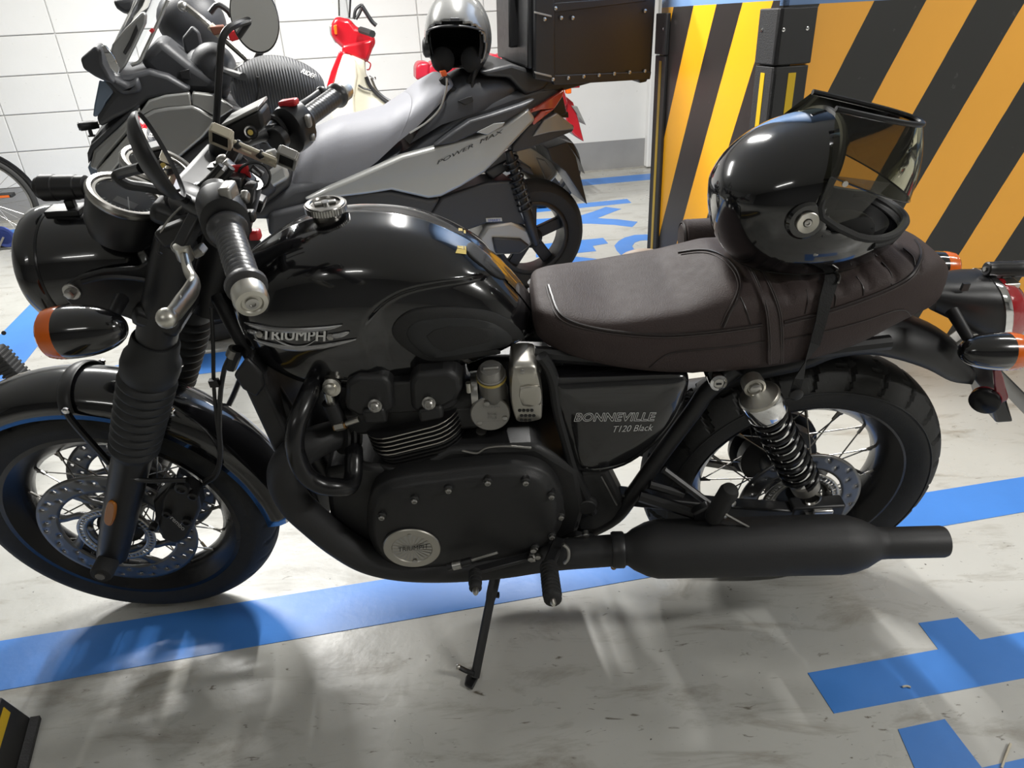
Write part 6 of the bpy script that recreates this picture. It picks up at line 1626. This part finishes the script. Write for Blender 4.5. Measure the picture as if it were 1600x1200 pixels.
MB().lathe([(.035, 0), (.038, .008), (.038, .026), (.030, .032)], SF.L(674, 74, -.04), -sd if sd.x > 0 else sd, 22).build('headset', 'satin_black', gh)
decal_text('Jackson', SF, GB, (697, 18), (726, 17), (0, -5), 'helmet_lettering', 'white_print', gh, lift=.003, shear=.2)
SP([(704, 28), (718, 28), (718, 33), (704, 33)], GC.y-.145, GC.y-.13, 'helmet_sticker', 'dark_plastic', .001, root=gh)
rimp = [gpt(a_, .34-.25*abs(a_)**2*.6, 1.01) for a_ in [-1.05+2.1*k/20 for k in range(21)]]
MB().tube(rimp, .004, 6).build('brow_trim', 'satin_black', gh)
ST([(690, 122), (702, 138), (722, 142), (735, 125), (744, 108)], -.12, .014, 'chin_curtain', 'foam_black', parent=gh)
ST([(744, 105), (740, 120), (737, 138), (736, 152)], -.14, .006, 'chin_strap', 'strap', parent=gh)
SP([(716, 158), (730, 152), (738, 150), (740, 158), (728, 164)], -.17, -.16, 'strap_buckle', 'satin_black', .002, root=gh)
SP([(688, 112), (697, 110), (699, 118), (692, 121)], -.12, -.10, 'orange_tab', 'orange_plastic', .002, root=gh)
# ================================================================== small red scooter by the wall
RF = Frame((.30, 3.75, 0), A9, 0)
rc_ = empty('red_scooter', RF.M); tag(rc_, 'small red and cream step-through scooter parked against the white wall', 'scooter')
def RP(o, y0, y1, name, mat_, bev=.01, n=0): return SP(o, y0, y1, name, mat_, bev, root=rc_, fr=RF, n=n)
RP([(518, 36), (524, 25), (548, 30), (556, 42), (582, 50), (588, 66), (575, 92), (553, 84), (538, 78), (524, 66), (516, 54)], -.12, .12, 'head_cowl', 'red_paint', .03)
RP([(514, 40), (520, 36), (524, 60), (530, 66), (524, 68), (516, 54)], -.10, .10, 'headlamp', 'silver_paint', .01)
RP([(521, 40), (526, 38), (527, 54), (523, 54)], -.15, -.12, 'turn_lamp', 'amber', .004)
RP([(534, 70), (584, 60), (581, 80), (574, 99), (550, 90), (534, 84)], -.13, .10, 'neck_cover', 'red_paint', .02)
RP([(530, 80), (541, 82), (528, 112), (520, 135), (510, 136), (517, 112)], -.16, .16, 'front_edge', 'red_paint', .008)
RP([(536, 84), (548, 86), (556, 96), (558, 120), (553, 150), (556, 182), (520, 190), (515, 160), (522, 130), (528, 108)], -.20, -.14, 'leg_shield', 'cream', .014)
RP([(536, 84), (548, 86), (556, 96), (558, 120), (553, 150), (556, 182), (520, 190), (515, 160), (522, 130), (528, 108)], .20, .14, 'leg_shield', 'cream', .014)
RP([(548, 86), (571, 95), (572, 118), (585, 142), (610, 165), (600, 190), (550, 190), (553, 150), (558, 118)], -.14, .14, 'inner_shield', 'cream', .012)
ST([(572, 120), (578, 134), (592, 150), (608, 162)], -.15, .012, 'frame_tube', 'satin_black', RF, rc_)
ST([(580, 122), (588, 140), (600, 152), (614, 160)], -.05, .008, 'carrier_tube', 'dark_chrome', RF, rc_)
ST([(560, 133), (568, 138), (580, 141)], -.16, .006, 'cable', 'satin_black', RF, rc_)
ST([(573, 95), (579, 100), (577, 108), (573, 109)], -.1, .004, 'bag_hook', 'red_plastic', RF, rc_)
ST([(577, 118), (586, 124), (586, 120)], -.1, .004, 'bag_hook', 'dark_chrome', RF, rc_)
ST([(564, 47), (574, 50), (582, 53)], [-.18, -.28, -.36], .020, 'grip', 'rubber', RF, rc_)
ST([(566, 10), (580, 32), (588, 40)], -.25, .012, 'brake_lever', 'satin_black', RF, rc_)
ST([(530, 25), (529, -10)], -.1, .005, 'mirror_stem', 'dark_chrome', RF, rc_); ST([(546, 28), (548, -10)], -.05, .006, 'mirror_stem', 'satin_black', RF, rc_)
ST([(553, 30), (556, 15), (566, 8), (562, 20), (556, 30)], -.12, .009, 'wiring', 'satin_black', RF, rc_)
RP([(531, 26), (546, 28), (546, -20), (532, -20)], -.09, -.085, 'small_screen', 'clear', .001)
for k in range(3): RP([(650+k*20, 104), (656+k*20, 97), (671+k*20, 97), (672+k*20, 120), (650+k*20, 126)], -.14, .14, 'seat_roll', 'red_vinyl', .02)
for k in range(4): RP([(765+k*16, 92), (768+k*16, 85), (781+k*16, 85), (782+k*16, 104), (765+k*16, 104)], -.14, .14, 'seat_roll', 'red_vinyl', .02)
RP([(690, 108), (800, 100), (840, 112), (880, 130), (890, 165), (860, 190), (760, 180), (680, 150)], -.12, .12, 'rear_body', 'red_paint', .03)
RP([(884, 150), (896, 160), (905, 190), (913, 222), (898, 212), (885, 196)], -.08, .08, 'rear_mudguard', 'red_paint', .01)
RP([(893, 165), (902, 166), (916, 196), (908, 186)], -.10, .10, 'plate', 'silver_paint', .002)
RP([(890, 130), (906, 128), (906, 137), (892, 138)], -.06, .06, 'tail_lamp', 'red_lens', .004)
RP([(885, 138), (893, 136), (893, 146), (886, 147)], -.16, -.11, 'turn_lamp', 'amber', .004)
wx = RF.L(850, 270, 0).x
scooter_wheel(V((wx, 0, .27)), .27, .045, rc_, 'rear_wheel', rc_); scooter_wheel(V((wx-1.2, 0, .27)), .27, .045, rc_, 'front_wheel', rc_)
MB().bar(V((wx-1.2, 0, .27)), V((wx-1.0, 0, .75)), .06, .08).build('front_fork', 'red_paint', rc_, bev=.01)
MB().box((wx-.45, 0, .35), (.5, .16, .18)).build('engine', 'alu_grey', rc_, bev=.03)
MB().box((wx-.70, 0, .42), (.55, .10, .10)).build('underbone', 'red_paint', rc_, bev=.03)
# ================================================================== bicycle at the left edge
c0 = G(12, 386); BF = Frame((c0.x, c0.y, 0), math.radians(4), math.radians(6))
bc = empty('bicycle', BF.M); tag(bc, 'black city bicycle whose wheel shows at the left edge by the wall', 'bicycle')
def bike_wheel(x, nm):
    e = empty(nm, Matrix.Translation((x, 0, .315)), bc)
    MB().tube([V((.300*math.cos(t), 0, .300*math.sin(t))) for t in [2*PI*k/56 for k in range(56)]], .019, 10, closed=True).build('tyre', 'tyre', e)
    MB().tube([V((.275*math.cos(t), 0, .275*math.sin(t))) for t in [2*PI*k/56 for k in range(56)]], .009, 8, closed=True).build('rim', 'alu_grey', e)
    MB().lathe([(.012, -.04), (.02, -.03), (.012, -.02), (.012, .02), (.02, .03), (.012, .04)], (0, 0, 0), (0, 1, 0), 14).build('hub', 'steel', e)
    for k in range(28):
        t = 2*PI*k/28; s = 1 if k % 2 else -1; l_ = .5 if (k//2) % 2 else -.5
        MB().tube([V((.02*math.cos(t+l_*2), s*.03, .02*math.sin(t+l_*2))), V((.27*math.cos(t), 0, .27*math.sin(t)))], .0012, 4).build('spoke', 'steel', e)
    return e
bike_wheel(0, 'rear_wheel'); bike_wheel(-1.02, 'front_wheel')
MB().tube([V((-.335*math.cos(t)*-1, 0, .315+.335*math.sin(t))) for t in [math.radians(10+140*k/20) for k in range(21)]], .022, 8, flat=.35).build('mudguard', 'plastic_gloss', bc)
def BT(pts, r, nm, mt='plastic_gloss'): return MB().tube([V(p) for p in pts], r, 10).build(nm, mt, bc)
for sy in (-1, 1):
    BT([(0, sy*.06, .315), (-.42, sy*.04, .28)], .010, 'chain_stay'); BT([(0, sy*.06, .315), (-.55, sy*.03, .78)], .009, 'seat_stay'); BT([(-1.02, sy*.05, .315), (-.92, sy*.04, .70)], .011, 'fork_blade')
BT([(-.42, 0, .28), (-.60, 0, .86)], .016, 'seat_tube'); BT([(-.42, 0, .28), (-.90, 0, .72)], .019, 'down_tube'); BT([(-.57, 0, .70), (-.88, 0, .82)], .017, 'top_tube'); BT([(-.92, 0, .68), (-.85, 0, .95)], .018, 'head_tube')
MB().tube(smooth_path([V((-.72, -.28, .98)), V((-.80, -.15, 1.0)), V((-.84, 0, .97)), V((-.80, .15, 1.0)), V((-.72, .28, .98))], 5), .012, 10).build('handlebar', 'dark_chrome', bc)
MB().sphere((-.63, 0, .90), (.13, .07, .035), 18, 10).build('saddle', 'rubber', bc)
q = BF.L(6, 370, -.08)
MB().lathe([(.070, -.004), (.074, 0), (.070, .004), (.052, .004), (.052, -.004)], q, (0, 1, 0), 32).build('blue_chain_ring', 'blue_ring', bc)
MB().bar(q, q+V((-.10, -.02, -.12)), .022, .012).build('crank', 'alu_grey', bc)
q2 = BF.L(10, 305, -.10); MB().box(q2, (.09, .05, .022)).build('pedal', 'rubber', bc, bev=.003); MB().box(q2+V((0, -.028, 0)), (.06, .004, .014)).build('pedal_reflector', 'amber', bc)
BT([BF.L(18, 392, -.12), BF.L(8, 425, -.2), BF.I @ (G(-4, 458, .01))], .008, 'kickstand', 'alu_grey')
# ================================================================== foot peg of a moped standing outside the left edge
MF = Frame((G(-40, 660).x, G(-40, 660).y, 0), math.radians(9), 0)
mp_ = empty('moped', MF.M); tag(mp_, 'moped mostly outside the left edge with a ribbed black rubber foot peg showing', 'moped')
pa = MF.L(-10, 545, -.25); pb = MF.L(44, 604, -.25)
pm_ = MB().bar(pa, pb, .062, .045, (0, 0, 1)).build('foot_peg', 'rubber', mp_, bev=.008)
d = (pb-pa); 
for k in range(9): c = pa+d*(.12+.09*k); MB().bar(c-d.normalized()*.004, c+d.normalized()*.004, .066, .050, (0, 0, 1)).build('peg_rib', 'rubber', mp_, bev=.002)
MB().bar(pa, pa+V((-.22, .15, .02)), .03, .03).build('peg_arm', 'satin_black', mp_, bev=.004)
pe_ = pa+V((-.22, .15, .02))
MB().lathe([(.02, -.03), (.12, -.025), (.13, 0), (.12, .025), (.02, .03)], MF.L(-78, 478, -.10), (0, 1, 0), 30).build('engine_cover', 'tan', mp_)
MB().lathe([(.007, 0), (.007, .02)], MF.L(6, 520, -.2), (.5, -1, .3), 8).build('peg_bolt', 'satin_black', mp_)
scooter_wheel(V((pe_.x-.55, pe_.y, .26)), .26, .04, mp_, 'rear_wheel', mp_)
MB().bar(V((pe_.x-.55, pe_.y, .26)), pe_, .05, .06).build('swing_arm', 'satin_black', mp_, bev=.01)
MB().tube([pe_, V((pe_.x+.02, pe_.y-.12, .01))], .014, 8).build('side_stand', 'satin_black', mp_)
# ---- small litter on the floor
for pts, nm, lb in (([(1565, 1200), (1572, 1180), (1579, 1162)], 'straw', 'thin pale straw lying on the floor in the lower right corner'), ([(1410, 1073), (1417, 1072), (1423, 1074)], 'pale_chip', 'tiny pale paint chip lying on the blue letter')):
    P = [G(a, b, .0035) for a, b in pts]
    o = MB().tube(smooth_path(P, 3), .0022, 6).build(nm, 'beige'); tag(o, lb, 'litter')
